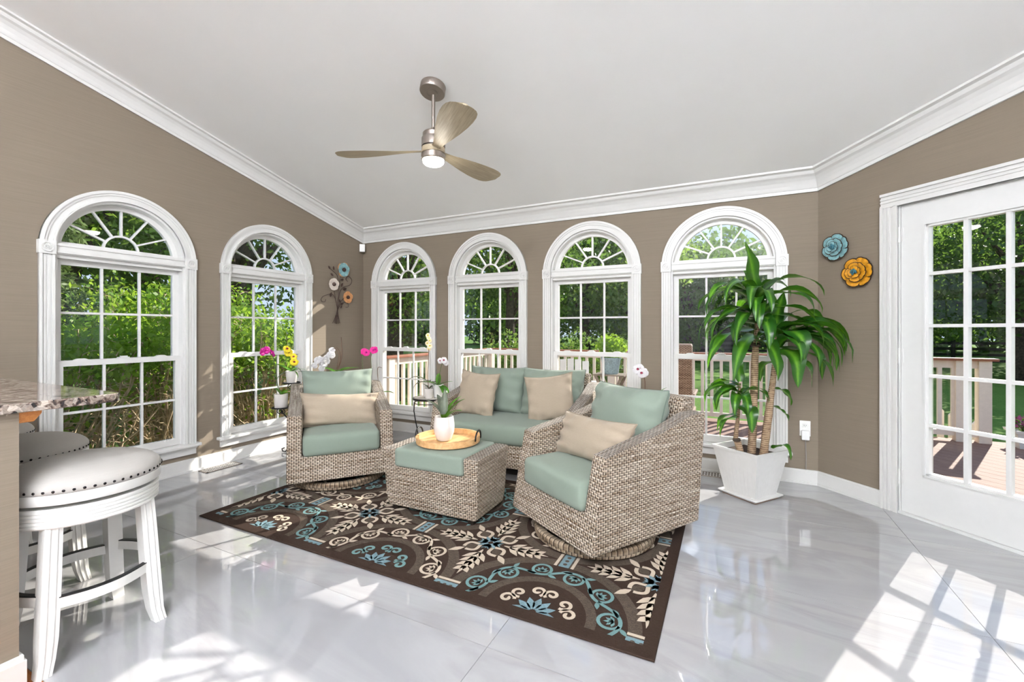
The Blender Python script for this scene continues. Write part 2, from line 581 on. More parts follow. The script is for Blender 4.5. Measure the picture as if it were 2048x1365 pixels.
def clip_poly(poly, a, b, c):
    """keep the side a*x + b*y <= c of a convex polygon"""
    out = []
    for i, p in enumerate(poly):
        q = poly[(i + 1) % len(poly)]
        dp, dq = a * p[0] + b * p[1] - c, a * q[0] + b * q[1] - c
        if dp <= 0: out.append(p)
        if (dp < 0 < dq) or (dq < 0 < dp):
            t = dp / (dp - dq)
            out.append((p[0] + (q[0] - p[0]) * t, p[1] + (q[1] - p[1]) * t))
    return out
FLAT = lambda a, b, d: (a, b, d)

# ================================================================== ROOM SHELL
NXT = RX + 2.2 * S2            # where the slanted wall ends
NYT = BY - 2.2 * S2

# ---- floor: grout bed with marble slabs, hardwood planks in the kitchen zone
room_poly = [(LX, REAR), (NXT, REAR), (NXT, NYT), (RX, BY), (LX, BY)]
fl = MB().prism([(LX - TH, REAR), (NXT + TH, REAR), (NXT + TH, NYT + .06), (RX + .06, BY + TH), (LX - TH, BY + TH)], FLAT, -0.12, -0.003).build('floor', 'grout')
tag(fl, 'polished white marble tile floor running under the whole sunroom', 'floor', kind='structure')
x_j = [-4.30 + 1.739 * k for k in range(5)]
y_j = [0.64, 1.452, 2.366, 3.280, 4.194]
for i in range(len(x_j) - 1):
    for j in range(len(y_j) - 1):
        g = 0.0012
        p = [(x_j[i] + g, y_j[j] + g), (x_j[i + 1] - g, y_j[j] + g), (x_j[i + 1] - g, y_j[j + 1] - g), (x_j[i] + g, y_j[j + 1] - g)]
        p = clip_poly(p, -1, 0, -LX); p = clip_poly(p, 0, 1, BY); p = clip_poly(p, 1, 1, RX + BY) ; p = clip_poly(p, 1, 0, NXT)
        if len(p) > 2: MB().prism(p, FLAT, -0.003, 0.0).build('tile', 'tile', fl)
yy = 0.64
k = 0
while yy > -.6:
    xm = -2.9 - 0.3 * (k % 2)
    for x0, x1 in ((-4.09, xm), (xm, -1.6)):
        MB().box(x0 + .0008, x1 - .0008, yy - .0842, yy - .0008, -0.003, 0.0).build('plank', 'hardwood', fl)
    yy -= 0.085; k += 1
for j in range(5):
    for x0, x1 in ((-1.6, .139), (.139, NXT)):
        MB().box(x0 + .0012, x1 - .0012, max(REAR, .64 - .914 * (j + 1)) + .0012, .64 - .914 * j - .0012, -0.003, 0.0).build('tile', 'tile', fl)
for y0, y1 in ((REAR, -2.4), (-2.4, -1.5), (-1.5, yy)):
    MB().box(LX, -1.6012, y0 + .0012, y1 - .0012, -0.003, 0.0).build('tile', 'tile', fl)

# ---- ceiling
cp = [(LX - .4, REAR - .1), (NXT + .4, REAR - .1), (NXT + .4, BY + .3), (LX - .4, BY + .3)]
m = MB()
vs = [(x, y, ceil_z(y)) for x, y in cp] + [(x, y, ceil_z(y) + .15) for x, y in cp]
m.add(vs, [(0, 1, 2, 3), (4, 7, 6, 5), (0, 4, 5, 1), (1, 5, 6, 2), (2, 6, 7, 3), (3, 7, 4, 0)])
tag(m.build('ceiling', 'ceiling'), 'smooth white vaulted ceiling sloping down to the window wall', 'ceiling', kind='structure')

# ---- walls with arched openings
HW, ZS, ZC = 0.40, 0.24, 1.755       # half width, sill and springing height of an opening
def arched_wall(name, org, u, n, s0, s1, cents, label, door=None, mat='wall'):
    """org + u*s along the wall, n points outwards"""
    m = MB()
    P = lambda s, z, d: (org[0] + u[0] * s + n[0] * d, org[1] + u[1] * s + n[1] * d, z)
    top = lambda s: ceil_z(org[1] + u[1] * s) + 0.06
    def quad(a, b):      # a, b: (s, z0, z1) at both ends
        for d, fl_ in ((0, False), (TH, True)):
            q = [P(a[0], a[1], d), P(b[0], b[1], d), P(b[0], b[2], d), P(a[0], a[2], d)]
            m.add(q, [(0, 1, 2, 3)])
    def edge(a, b):      # reveal strip between two contour points
        m.add([P(a[0], a[1], 0), P(b[0], b[1], 0), P(b[0], b[1], TH), P(a[0], a[1], TH)], [(0, 1, 2, 3)])
    cur = s0
    for c in sorted(cents):
        quad((cur, 0, top(cur)), (c - HW, 0, top(c - HW)))
        quad((c - HW, 0, ZS), (c + HW, 0, ZS)); edge((c - HW, ZS), (c + HW, ZS))
        edge((c - HW, ZS), (c - HW, ZC)); edge((c + HW, ZS), (c + HW, ZC))
        N = 28
        pts = [(c - HW * math.cos(math.pi * i / N), ZC + HW * math.sin(math.pi * i / N)) for i in range(N + 1)]
        for p, q in zip(pts, pts[1:]):
            quad((p[0], p[1], top(p[0])), (q[0], q[1], top(q[0]))); edge(p, q)
        cur = c + HW
    if door:
        quad((cur, 0, top(cur)), (door[0], 0, top(door[0])))
        quad((door[0], door[2], top(door[0])), (door[1], door[2], top(door[1])))
        edge((door[0], 0), (door[0], door[2])); edge((door[1], 0), (door[1], door[2])); edge((door[0], door[2]), (door[1], door[2]))
        cur = door[1]
    quad((cur, 0, top(cur)), (s1, 0, top(s1)))
    edge((s0, 0), (s0, top(s0))); edge((s1, 0), (s1, top(s1)))
    o = m.build(name, mat, fix=False)
    return tag(o, label, 'wall', kind='structure')
W_BACK = [-3.455, -2.325, -1.195, -0.067]
W_LEFT = [1.695, 2.855]
arched_wall('wall_back', (0, BY), (1, 0), (0, 1), LX - TH, RX + .02, W_BACK, 'taupe wall pierced by four arched windows behind the loveseat')
arched_wall('wall_left', (LX, 0), (0, 1), (-1, 0), REAR, BY + TH, W_LEFT, 'taupe wall with two arched windows beside the bar stools')
arched_wall('wall_right', (RX, BY), (S2, -S2), (S2, S2), -.02, 2.2 + .05, [], 'slanted taupe wall holding the glazed door and two metal flowers', door=(.535, 1.415, 2.02))
arched_wall('wall_far_right', (NXT, NYT), (0, -1), (1, 0), -.02, NYT - REAR, [], 'plain white wall continuing past the glazed door', mat='kitchen_paint')
arched_wall('wall_rear', (LX, REAR), (1, 0), (0, -1), -TH, NXT - LX + TH, [], 'white rear wall on the kitchen side, behind the camera', mat='kitchen_paint')

# ---- crown moulding
prof = [(0, .130), (.014, .130), (.014, .108), (.020, .104), (.026, .094), (.034, .078), (.050, .055), (.070, .038), (.090, .030), (.098, .022), (.104, .014), (.130, .012), (.130, -.01), (0, -.01)]
path = [(LX, REAR), (LX, BY), (RX, BY), (NXT, NYT), (NXT, REAR)]
def inset(i, d):
    p = Vector(path[i])
    def nrm(a, b):
        t = (Vector(path[b]) - Vector(path[a])).normalized(); return Vector((t.y, -t.x))
    if i == 0: return p + nrm(0, 1) * d
    if i == len(path) - 1: return p + nrm(i - 1, i) * d
    a, b = nrm(i - 1, i), nrm(i, i + 1)
    return p + (a + b) * (d / (1 + a.dot(b)))
for i, (nm, lb) in enumerate((('trim_1', 'white crown moulding climbing the sloped top of the left wall'), ('trim_2', 'white crown moulding along the top of the four-window wall'), ('trim_3', 'white crown moulding rising above the glazed door'), ('trim_4', 'white crown moulding on the wall past the glazed door'))):
    m = MB(); vs = []
    for e in (i, i + 1):
        for d, drop in prof:
            q = inset(e, d); w = inset(e, 0)
            # low points follow the wall line, high points follow the sloped ceiling
            vs.append((q.x, q.y, ceil_z(w.y) * (drop / .13) + ceil_z(q.y) * (1 - drop / .13) - drop if drop > 0 else ceil_z(q.y) - drop))
    n = len(prof)
    m.add(vs, [(a, (a + 1) % n, n + (a + 1) % n, n + a) for a in range(n)] + [tuple(range(n))[::-1], tuple(range(n, 2 * n))])
    tag(m.build(nm, 'trim'), lb, 'moulding', kind='structure')

# ---- baseboards
def baseboard(name, a, b, label, h=.11):
    a, b = Vector(a), Vector(b); t = (b - a).normalized(); n = Vector((t.y, -t.x))
    m = MB()
    for d0, d1, z0, z1 in ((0, .014, 0, h - .014), (0, .009, h - .014, h), (0, .022, 0, .016)):
        P = [a + n * d0, b + n * d0, b + n * d1, a + n * d1]
        m.prism([(p.x, p.y) for p in P], FLAT, z0, z1)
    return tag(m.build(name, 'trim'), label, 'baseboard', kind='structure')
baseboard('baseboard_left', (LX, .66), (LX, BY), 'white baseboard under the two arched side windows')
baseboard('baseboard_back', (LX, BY), (RX, BY), 'white baseboard below the four back windows')
baseboard('baseboard_right', (RX, BY), (RX + .444 * S2, BY - .444 * S2), 'short white baseboard between the corner and the glazed door')

# ================================================================== ARCHED WINDOWS
def window_prism(poly, y0, y1):
    return MB().prism(poly, lambda a, b, d: (a, d, b), y0, y1)
PANE = {}
def pane(parent, key, poly, y, off=(0, 0)):
    if key not in PANE:
        PANE[key] = window_prism(poly, -.002, .002).build('pane', 'glass', parent, loc=(off[0], y, off[1]))
        return PANE[key]
    return share(PANE[key], parent, (off[0], y, off[1]))
PROTO = {}
def part(root, name, key, fn, mat='trim', bevel=0, smooth=False):
    """build a part the first time, share its mesh later"""
    if key in PROTO: return share(PROTO[key], root)
    PROTO[key] = fn().build(name, mat, root, bevel=bevel, smooth=smooth)
    return PROTO[key]
def make_window(idx, loc, rz, label):
    w = thing('window_%d' % idx, label, 'window', loc, rz, kind='structure')
    pi = math.pi
    def casing(s):
        m = MB()
        f = lambda a, b: (min(s * a, s * b), max(s * a, s * b))
        for a, b, y in ((.398, .475, -.018), (.398, .412, -.027), (.420, .434, -.023), (.441, .455, -.023), (.460, .475, -.030)):
            x0, x1 = f(a, b); m.box(x0, x1, y, 0, .24, 1.712)
        return m
    part(w, 'casing', 'casing_l', lambda: casing(-1)); part(w, 'casing', 'casing_r', lambda: casing(1))
    def block(s):
        m = MB(); x0, x1 = sorted((s * .394, s * .481))
        m.box(x0, x1, -.034, 0, 1.708, 1.797)
        c = s * .4375
        for r0, r1, y in ((.026, .032, -.040), (.012, .017, -.040), (0, .006, -.041)):
            m.arc(c, 1.7525, r0, r1, 0, 2 * pi, y, -.030, 20)
        return m
    part(w, 'rosette_block', 'block_l', lambda: block(-1)); part(w, 'rosette_block', 'block_r', lambda: block(1))
    def arch():
        m = MB(); a0, a1 = R(4.6), R(175.4)
        for r0, r1, y in ((.398, .475, -.018), (.398, .410, -.028), (.455, .475, -.031), (.440, .455, -.024)):
            m.arc(0, ZC, r0, r1, a0, a1, y, 0, 40)
        return m
    part(w, 'arch_casing', 'arch', arch)
    def jamb():
        m = MB()
        for s in (-1, 1):
            x0, x1 = sorted((s * .382, s * .401)); m.box(x0, x1, -.006, .135, .24, 1.76)
        m.arc(0, ZC, .382, .401, 0, pi, -.006, .135, 40)
        return m
    part(w, 'jamb', 'jamb', jamb)
    part(w, 'transom_bar', 'transom', lambda: MB().box(-.392, .392, -.010, .13, 1.715, 1.79).box(-.392, .392, -.022, 0, 1.722, 1.740).box(-.392, .392, -.018, 0, 1.770, 1.788).box(-.39, .39, .01, .13, 1.69, 1.716))
    # fanlight
    def fan():
        m = MB(); Y0, Y1 = .060, .095; zb = 1.79
        m.arc(0, ZC, .345, .384, R(5), R(175), Y0, Y1, 40)
        m.box(-.384, .384, Y0, Y1, zb, zb + .022)
        m.arc(0, zb + .012, .100, .114, 0, pi, Y0 + .006, Y1 - .006, 20)
        for k in range(1, 6):
            a = pi * k / 6; ca, sa = math.cos(a), math.sin(a)
            r1 = .345 if k == 3 else .352
            for_ = [(ca * .108 - sa * .0065, zb + .012 + sa * .108 + ca * .0065), (ca * .108 + sa * .0065, zb + .012 + sa * .108 - ca * .0065),
                    (ca * r1 + sa * .0065, ZC + .02 + sa * (r1 - .01) - ca * .0065), (ca * r1 - sa * .0065, ZC + .02 + sa * (r1 - .01) + ca * .0065)]
            m.prism(for_, lambda p, q, d: (p, d, q), Y0 + .006, Y1 - .006)
        return m
    fo = part(w, 'fanlight_frame', 'fan', fan)
    zh = 1.802
    hub = [(.107 * math.cos(pi * k / 12), .107 * math.sin(pi * k / 12)) for k in range(13)]
    pane(fo, 'hub', hub, .0775, (0, zh))
    for k in range(6):
        a0, a1 = pi * k / 6, pi * (k + 1) / 6
        A = [a0 + (a1 - a0) * q / 5 for q in range(6)]
        inner = [(.107 * math.cos(a), zh + .107 * math.sin(a)) for a in A]
        outer = []
        for a in A[::-1]:
            x, z = math.cos(a), math.sin(a)
            b = zh - ZC; r = -b * z + math.sqrt(max(0, b * b * z * z - b * b + .352 ** 2))
            outer.append((r * x, zh + r * z))
        pane(fo, 'sector%d' % k, inner + outer, .0775)
    # sashes
    def sash(z0, z1, zt, zb, Y0, Y1, zm):
        m = MB()
        for s in (-1, 1):
            x0, x1 = sorted((s * .342, s * .384)); m.box(x0, x1, Y0, Y1, z0, z1)
            m.box(*sorted((s * .108, s * .124)), Y0 + .008, Y1 - .008, zb, zt)
        m.box(-.344, .344, Y0, Y1, zt, z1); m.box(-.344, .344, Y0, Y1, z0, zb)
        m.box(-.344, .344, Y0 + .0085, Y1 - .0085, zm - .008, zm + .008)
        return m
    up = part(w, 'upper_sash', 'usash', lambda: sash(.95, 1.70, 1.652, .985, .062, .096, 1.318))
    lo = part(w, 'lower_sash', 'lsash', lambda: sash(.245, .985, .945, .30, .024, .058, .618))
    xs = [(-.342, -.124), (-.108, .108), (.124, .342)]
    for so, rows, y, key in ((up, [(1.326, 1.652), (.985, 1.310)], .079, 'u'), (lo, [(.626, .945), (.30, .610)], .041, 'l')):
        for ci, (x0, x1) in enumerate(xs):
            for ri, (z0, z1) in enumerate(rows):
                w_, h_ = x1 - x0, z1 - z0
                pane(so, 'p%s%d%d' % (key, ci, ri), [(-w_ / 2, -h_ / 2), (w_ / 2, -h_ / 2), (w_ / 2, h_ / 2), (-w_ / 2, h_ / 2)], y, ((x0 + x1) / 2, (z0 + z1) / 2))
    part(lo, 'sash_lock', 'lock', lambda: MB().box(-.035, .035, .026, .056, .985, .994).box(-.02, .024, .030, .050, .994, 1.003), bevel=.002)
    for s in (-1, 1):
        k = 'latch%d' % s
        part(lo, 'tilt_latch', k, lambda: MB().prism([(s * .245 - .045, .985), (s * .245 + .045, .985), (s * .245 + .02, .996), (s * .245 - .02, .996)], lambda a, b, d: (a, d, b), .028, .052))
    part(w, 'stool', 'stool', lambda: MB().box(-.505, .505, -.058, .06, .216, .242).box(-.40, .40, .06, .17, .20, .245), bevel=.005)
    part(w, 'apron', 'apron', lambda: MB().box(-.478, .478, -.020, 0, .150, .217).box(-.478, .478, -.026, 0, .200, .217).prism([(0, .217), (-.046, .217), (-.024, .196), (0, .196)], lambda a, b, d: (d, a, b), -.480, .480))
    return w
labs = ['large arched window overlooking the bare shrub, next to the granite counter',
        'arched window on the left wall behind the armchair and yellow orchid',
        'narrow-looking arched window nearest the back corner, behind the small iron table',
        'arched window behind the left half of the loveseat',
        'arched window behind the loveseat showing the blue glazed pot outside',
        'arched window behind the tall potted plant, sky in its fanlight']
n = 1
for y in W_LEFT:
    make_window(n, (LX, y, 0), R(90), labs[n - 1]); n += 1
for x in W_BACK:
    make_window(n, (x, BY, 0), 0, labs[n - 1]); n += 1

# ================================================================== GLAZED DOOR
d = thing('door_1', 'white glazed door with fifteen panes leading to the deck', 'door', (RX, BY, 0), R(-45), kind='structure')
m = MB()
for a, b, y in ((.444, .542, -.016), (.444, .462, -.028), (.470, .482, -.022), (.488, .500, -.022), (.520, .542, -.024)):
    m.box(a, b, y, .012, 0, 2.02)
    c = (1.95 - b, 1.95 - a); m.box(c[0], c[1], y, .012, 0, 2.02)
for a, b, y in ((2.012, 2.108, -.016), (2.090, 2.108, -.028), (2.065, 2.077, -.022), (2.045, 2.057, -.022), (2.012, 2.030, -.024)):
    m.box(.444, 1.506, y, .012, a, b)
m.box(.535, .546, 0, TH, 0, 2.02).box(1.404, 1.415, 0, TH, 0, 2.02).box(.535, 1.415, 0, TH, 2.010, 2.022)
m.build('door_frame', 'trim', d)
zc = [.301, .601, .911, 1.225, 1.551, 1.845]
xc = [.696, .873, 1.054, 1.237]
m = MB()
Y0, Y1 = .012, .054
m.box(.549, .672, Y0, Y1, .016, 2.008).box(1.261, 1.402, Y0, Y1, .016, 2.008).box(.672, 1.261, Y0, Y1, .016, .278).box(.672, 1.261, Y0, Y1, 1.868, 2.008)
for a, b, y in ((0, .012, -.006), (.012, .026, .004)):      # glazing bead
    x0, x1, z0, z1 = .668, 1.265, .274, 1.872
    m.box(x0 + a, x0 + b, y + Y0, Y1 + .006, z0 + a, z1 - a).box(x1 - b, x1 - a, y + Y0, Y1 + .006, z0 + a, z1 - a)
    m.box(x0 + a, x1 - a, y + Y0, Y1 + .006, z0 + a, z0 + b).box(x0 + a, x1 - a, y + Y0, Y1 + .006, z1 - b, z1 - a)
for x in xc[1:3]: m.box(x - .011, x + .011, Y0 + .004, Y1 - .004, .296, 1.85)
for z in zc[1:5]: m.box(.69, 1.24, Y0 + .005, Y1 - .005, z - .010, z + .010)
leaf = m.build('door_leaf', 'door_paint', d)
for i in range(3):
    for j in range(5):
        x0, x1, z0, z1 = xc[i] + .008, xc[i + 1] - .008, zc[j] + .007, zc[j + 1] - .007
        window_prism([(x0, z0), (x1, z0), (x1, z1), (x0, z1)], .031, .035).build('pane', 'glass', leaf)
for z in (1.823, 1.03, .24):
    m = MB().tube([(.545, -.002, z - .05), (.545, -.002, z + .05)], .007, 10)
    for q in (-.02, 0.0, .02): m.tube([(.545, -.002, z + q - .001), (.545, -.002, z + q + .001)], .0078, 10)
    m.box(.549, .562, .008, .013, z - .045, z + .045)
    m.build('hinge', 'trim', d)
MB().box(.54, 1.41, -.01, TH + .03, 0, .014).build('threshold', 'door_paint', d)
m = MB().lathe([(.026, 0), (.026, .006), (.010, .010), (.010, .035), (.026, .045), (.028, .060), (.018, .070), (0, .072)], 20, (1.335, .012, .95), 'Y')
for i, v in enumerate(m.v): m.v[i] = (v[0], .024 - v[1], v[2])
m.build('door_knob', 'nickel', d, smooth='auto')

# ================================================================== PENINSULA, STOOLS
pw = MB().box(LX, -2.125, .47, .590, 0, .925).build('wall_front', 'wall')
tag(pw, 'low taupe half wall carrying the granite counter', 'half wall', kind='structure')
m = MB().box(-2.125, -2.109, .454, .604, 0, .096).box(-2.125, -2.115, .460, .599, .0961, .112).box(LX, -2.1251, .590, .604, 0, .096).box(LX, -2.1251, .590, .599, .0961, .112)
tag(m.build('baseboard_front', 'trim'), 'white baseboard wrapping the end of the low half wall', 'baseboard', kind='structure')
ct = MB()
cpts = [(LX, .42), (-2.10, .42)] + [(-2.10 - .03 + .03 * math.cos(a), .86 - .03 + .03 * math.sin(a)) for a in (0, R(30), R(60), R(90))] + [(LX, .86)]
ct.prism(cpts, FLAT, .925, .957)
tag(ct.build('granite_counter', 'granite', bevel=.004), 'speckled brown and cream granite counter above the bar stools', 'counter')
bw = MB().prism([(.591, .924), (.65, .924), (.65, .912), (.63, .885), (.591, .885)], lambda a, b, d_: (d_, a, b), -2.17, -2.14)
tag(bw.build('counter_bracket', 'bracket_wood', bevel=.003), 'small honey wood bracket under the granite counter edge', 'bracket')

def make_stool(loc, label):
    t = thing('bar_stool', label, 'stool', loc, 0, 'white swivel bar stools along the counter')
    s = []
    for i in range(15):
        a = math.pi / 2 * i / 14
        s.append((.240 * math.cos(a) ** .55 if i < 14 else 0, .638 + .062 * math.sin(a) ** 1.1))
    cu = MB().lathe([(.236, .622), (.241, .63)] + s, 48).build('seat_cushion', 'stool_linen', t, smooth=True)
    m = MB()
    for k in range(56):
        a = 2 * math.pi * k / 56; c, sn = math.cos(a), math.sin(a)
        n_ = 6
        vs = [(.2425 * c, .2425 * sn, .634)]
        ring = []
        vs = []
        for q in range(n_):
            b = 2 * math.pi * q / n_
            vs.append((.2405 * c - .0052 * math.cos(b) * sn, .2405 * sn + .0052 * math.cos(b) * c, .634 + .0052 * math.sin(b)))
        vs.append((.2455 * c, .2455 * sn, .634))
        m.add(vs, [(q, (q + 1) % n_, n_) for q in range(n_)])
    nl = m.build('nail_trim', 'nail', cu, smooth=True); nl['kind'] = 'stuff'
    MB().lathe([(.20, .585), (.236, .585), (.239, .590), (.239, .622), (.20, .622)], 48, closed=True).build('seat_ring', 'stool_white', t, smooth='auto')
    MB().lathe([(.06, .565), (.16, .565), (.16, .586), (.06, .586)], 32, closed=True).build('swivel_plate', 'black_strip', t, smooth='auto')
    pr = [(.18, .50), (.226, .50)]
    for q in range(5):
        z = .503 + q * .013
        pr += [(.228, z), (.232, z + .003), (.232, z + .009), (.228, z + .0115)]
    pr += [(.226, .570), (.18, .570)]
    MB().lathe(pr, 56, closed=True).build('apron_ring', 'stool_white', t, smooth='auto')
    def leg(sx, sy):
        m = MB()
        prof = [(.515, .138, .024), (.40, .144, .025), (.25, .151, .0255), (.12, .158, .025), (.05, .164, .022), (.0, .174, .020)]
        rings = []
        for z, o, h in prof:
            c = Vector((sx * o, sy * o, z))
            for ax, ay in ((-1, -1), (1, -1), (1, 1), (-1, 1)): rings.append((c.x + ax * h, c.y + ay * h, z))
        n_ = len(prof)
        fs = [(i * 4 + k, i * 4 + (k + 1) % 4, i * 4 + 4 + (k + 1) % 4, i * 4 + 4 + k) for i in range(n_ - 1) for k in range(4)]
        fs += [(0, 1, 2, 3), tuple(range(n_ * 4 - 1, n_ * 4 - 5, -1))]
        m.add(rings, fs)
        # raised flutes on the outer faces
        for i in range(n_ - 1):
            for w_ in (-.4, .4):
                z0, o0, h0 = prof[i]; z1, o1, h1 = prof[i + 1]
                a0 = (sx * (o0 + h0), sy * o0 + w_ * h0, z0); a1 = (sx * (o1 + h1), sy * o1 + w_ * h1, z1)
                e = .004
                m.add([(a0[0], a0[1] - e, z0), (a0[0] + sx * .0035, a0[1], z0), (a0[0], a0[1] + e, z0), (a1[0], a1[1] - e, z1), (a1[0] + sx * .0035, a1[1], z1), (a1[0], a1[1] + e, z1)], [(0, 1, 4, 3), (1, 2, 5, 4)])
        return m.build('leg', 'stool_white', t)
    for sx, sy in ((-1, -1), (1, -1), (1, 1), (-1, 1)): leg(sx, sy)
    # footrest: four bowed rails with a black strip on top
    for k in range(4):
        m = MB(); m2 = MB(); N = 14
        a0 = math.pi / 4 + k * math.pi / 2
        P0 = Vector((.154 * math.sqrt(2) * math.cos(a0), .154 * math.sqrt(2) * math.sin(a0))); a1 = a0 + math.pi / 2
        P1 = Vector((.154 * math.sqrt(2) * math.cos(a1), .154 * math.sqrt(2) * math.sin(a1)))
        out = Vector((math.cos(a0 + math.pi / 4), math.sin(a0 + math.pi / 4)))
        inn, oun = [], []
        for i in range(N + 1):
            f = i / N; p = P0.lerp(P1, f) + out * (.052 * math.sin(math.pi * f))
            inn.append(p - out * .010); oun.append(p + out * .010)
        zz = .215 + (.0 if k % 2 else .014)
        for i in range(N):
            for mm, z0, z1 in ((m, zz, zz + .036), (m2, zz + .036, zz + .040)):
                mm.prism([(inn[i].x, inn[i].y), (inn[i + 1].x, inn[i + 1].y), (oun[i + 1].x, oun[i + 1].y), (oun[i].x, oun[i].y)], FLAT, z0, z1)
        fr = m.build('footrest', 'stool_white', t)
        m2.build('kick_strip', 'black_strip', fr)
    sc_ = MB().lathe([(0, 0), (.006, 0), (.006, .004), (0, .005)], 10, (-.12, .225, .245), 'Y'); sc_.build('screw_cap', 'black_strip', t)
    return t
st = make_stool((-2.30, .818, 0), 'nearest white bar stool with linen seat, at the open end of the counter')
for x, lb in ((-2.96, 'middle white bar stool, half hidden behind the nearest one'), (-3.62, 'farthest white bar stool, only its rim showing beside the window')):
    c = copy_tree(st); c.location = (x, .818, 0); c['label'] = lb

# ================================================================== SEATING
def pillow_mesh(w, h, t, n=22, pinch=.06, seed=0, folds=.006, box=0.0):
    """soft cushion in the local XZ plane, thickness along Y"""
    r = np.random.default_rng(seed)
    m = MB()
    u = np.linspace(-1, 1, n)
    ph = r.uniform(0, 6.28, 6)
    for side in (1, -1):
        pts = []
        for j in range(n):
            for i in range(n):
                a, b = u[i], u[j]
                # denser near the edges
                a = math.sin(a * math.pi / 2); b = math.sin(b * math.pi / 2)
                x = a * w / 2 * (1 - pinch * (1 - b * b) * 0 - pinch * abs(a) ** 3 * (1 - b * b))
                z = b * h / 2 * (1 - pinch * 1.2 * abs(b) ** 3 * (1 - a * a))
                e = max(0.0, (1 - abs(a) ** 2.6)) * max(0.0, (1 - abs(b) ** 2.6))
                th = t / 2 * (e ** .42) + box * (1 if e > 0 else 0) * 0
                th *= 1 + .10 * math.sin(3.1 * a + ph[0]) * math.sin(2.3 * b + ph[1])
                f = folds * (e ** .5) * (1 - e) * (math.sin(13 * a + ph[2] + 3 * b) * (abs(b) ** 1.5) + math.sin(12 * b + ph[3] - 2 * a) * (abs(a) ** 1.5)) * 2.2
                pts.append((x, side * (th + f), z))
        m.grid(pts, n, n)
    return m
def pillow_seam(w, h, r=.004, pinch=.06, n=24):
    pts = []
    for k in range(4):
        for i in range(n):
            f = -1 + 2 * i / n
            f = math.sin(f * math.pi / 2)
            a, b = [(f, -1), (1, f), (-f, 1), (-1, -f)][k]
            pts.append((a * w / 2 * (1 - pinch * abs(a) ** 3 * (1 - b * b)), 0, b * h / 2 * (1 - pinch * 1.2 * abs(b) ** 3 * (1 - a * a))))
    return MB().tube(pts, r, 6, closed=True)
def rbox(x0, x1, y0, y1, z0, z1, r=.03, n=15, bulge=.012, seed=0, front=0.0):
    """rounded cushion block"""
    m = MB(); rr = np.random.default_rng(seed); ph = rr.uniform(0, 6.28, 4)
    c = Vector(((x0 + x1) / 2, (y0 + y1) / 2, (z0 + z1) / 2)); H = Vector(((x1 - x0) / 2, (y1 - y0) / 2, (z1 - z0) / 2))
    for ax in range(3):
        for s in (-1, 1):
            pts = []
            for j in range(n):
                for i in range(n):
                    a, b = math.sin(math.pi / 2 * (-1 + 2 * i / (n - 1))), math.sin(math.pi / 2 * (-1 + 2 * j / (n - 1)))
                    p = [0, 0, 0]; p[ax] = s; p[(ax + 1) % 3] = a; p[(ax + 2) % 3] = b
                    q = Vector((p[0] * H.x, p[1] * H.y, p[2] * H.z))
                    inn = Vector([max(-(H[k] - r), min(H[k] - r, q[k])) for k in range(3)])
                    dlt = q - inn
                    if dlt.length > 1e-9: q = inn + dlt.normalized() * r
                    fx, fy = q.x / H.x, q.y / H.y
                    if q.z > 0:
                        q.z += bulge * (1 - fx * fx) * (1 - fy ** 2) * (q.z / H.z) + .0025 * math.sin(9 * fx + ph[0]) * math.sin(5 * fy + ph[1]) * (abs(fy) + abs(fx)) * .5
                    if front and q.y > 0: q.y += front * (1 - fx * fx) * (q.y / H.y) * (1 - (q.z / H.z) ** 2)
                    pts.append(tuple(c + q))
            m.grid(pts, n, n)
    return m
def lean(y, z): return y
SEAT_PROF = [(.40, .09), (.31, .56), (-.12, .645), (-.34, .712), (-.46, .716), (-.40, .10)]
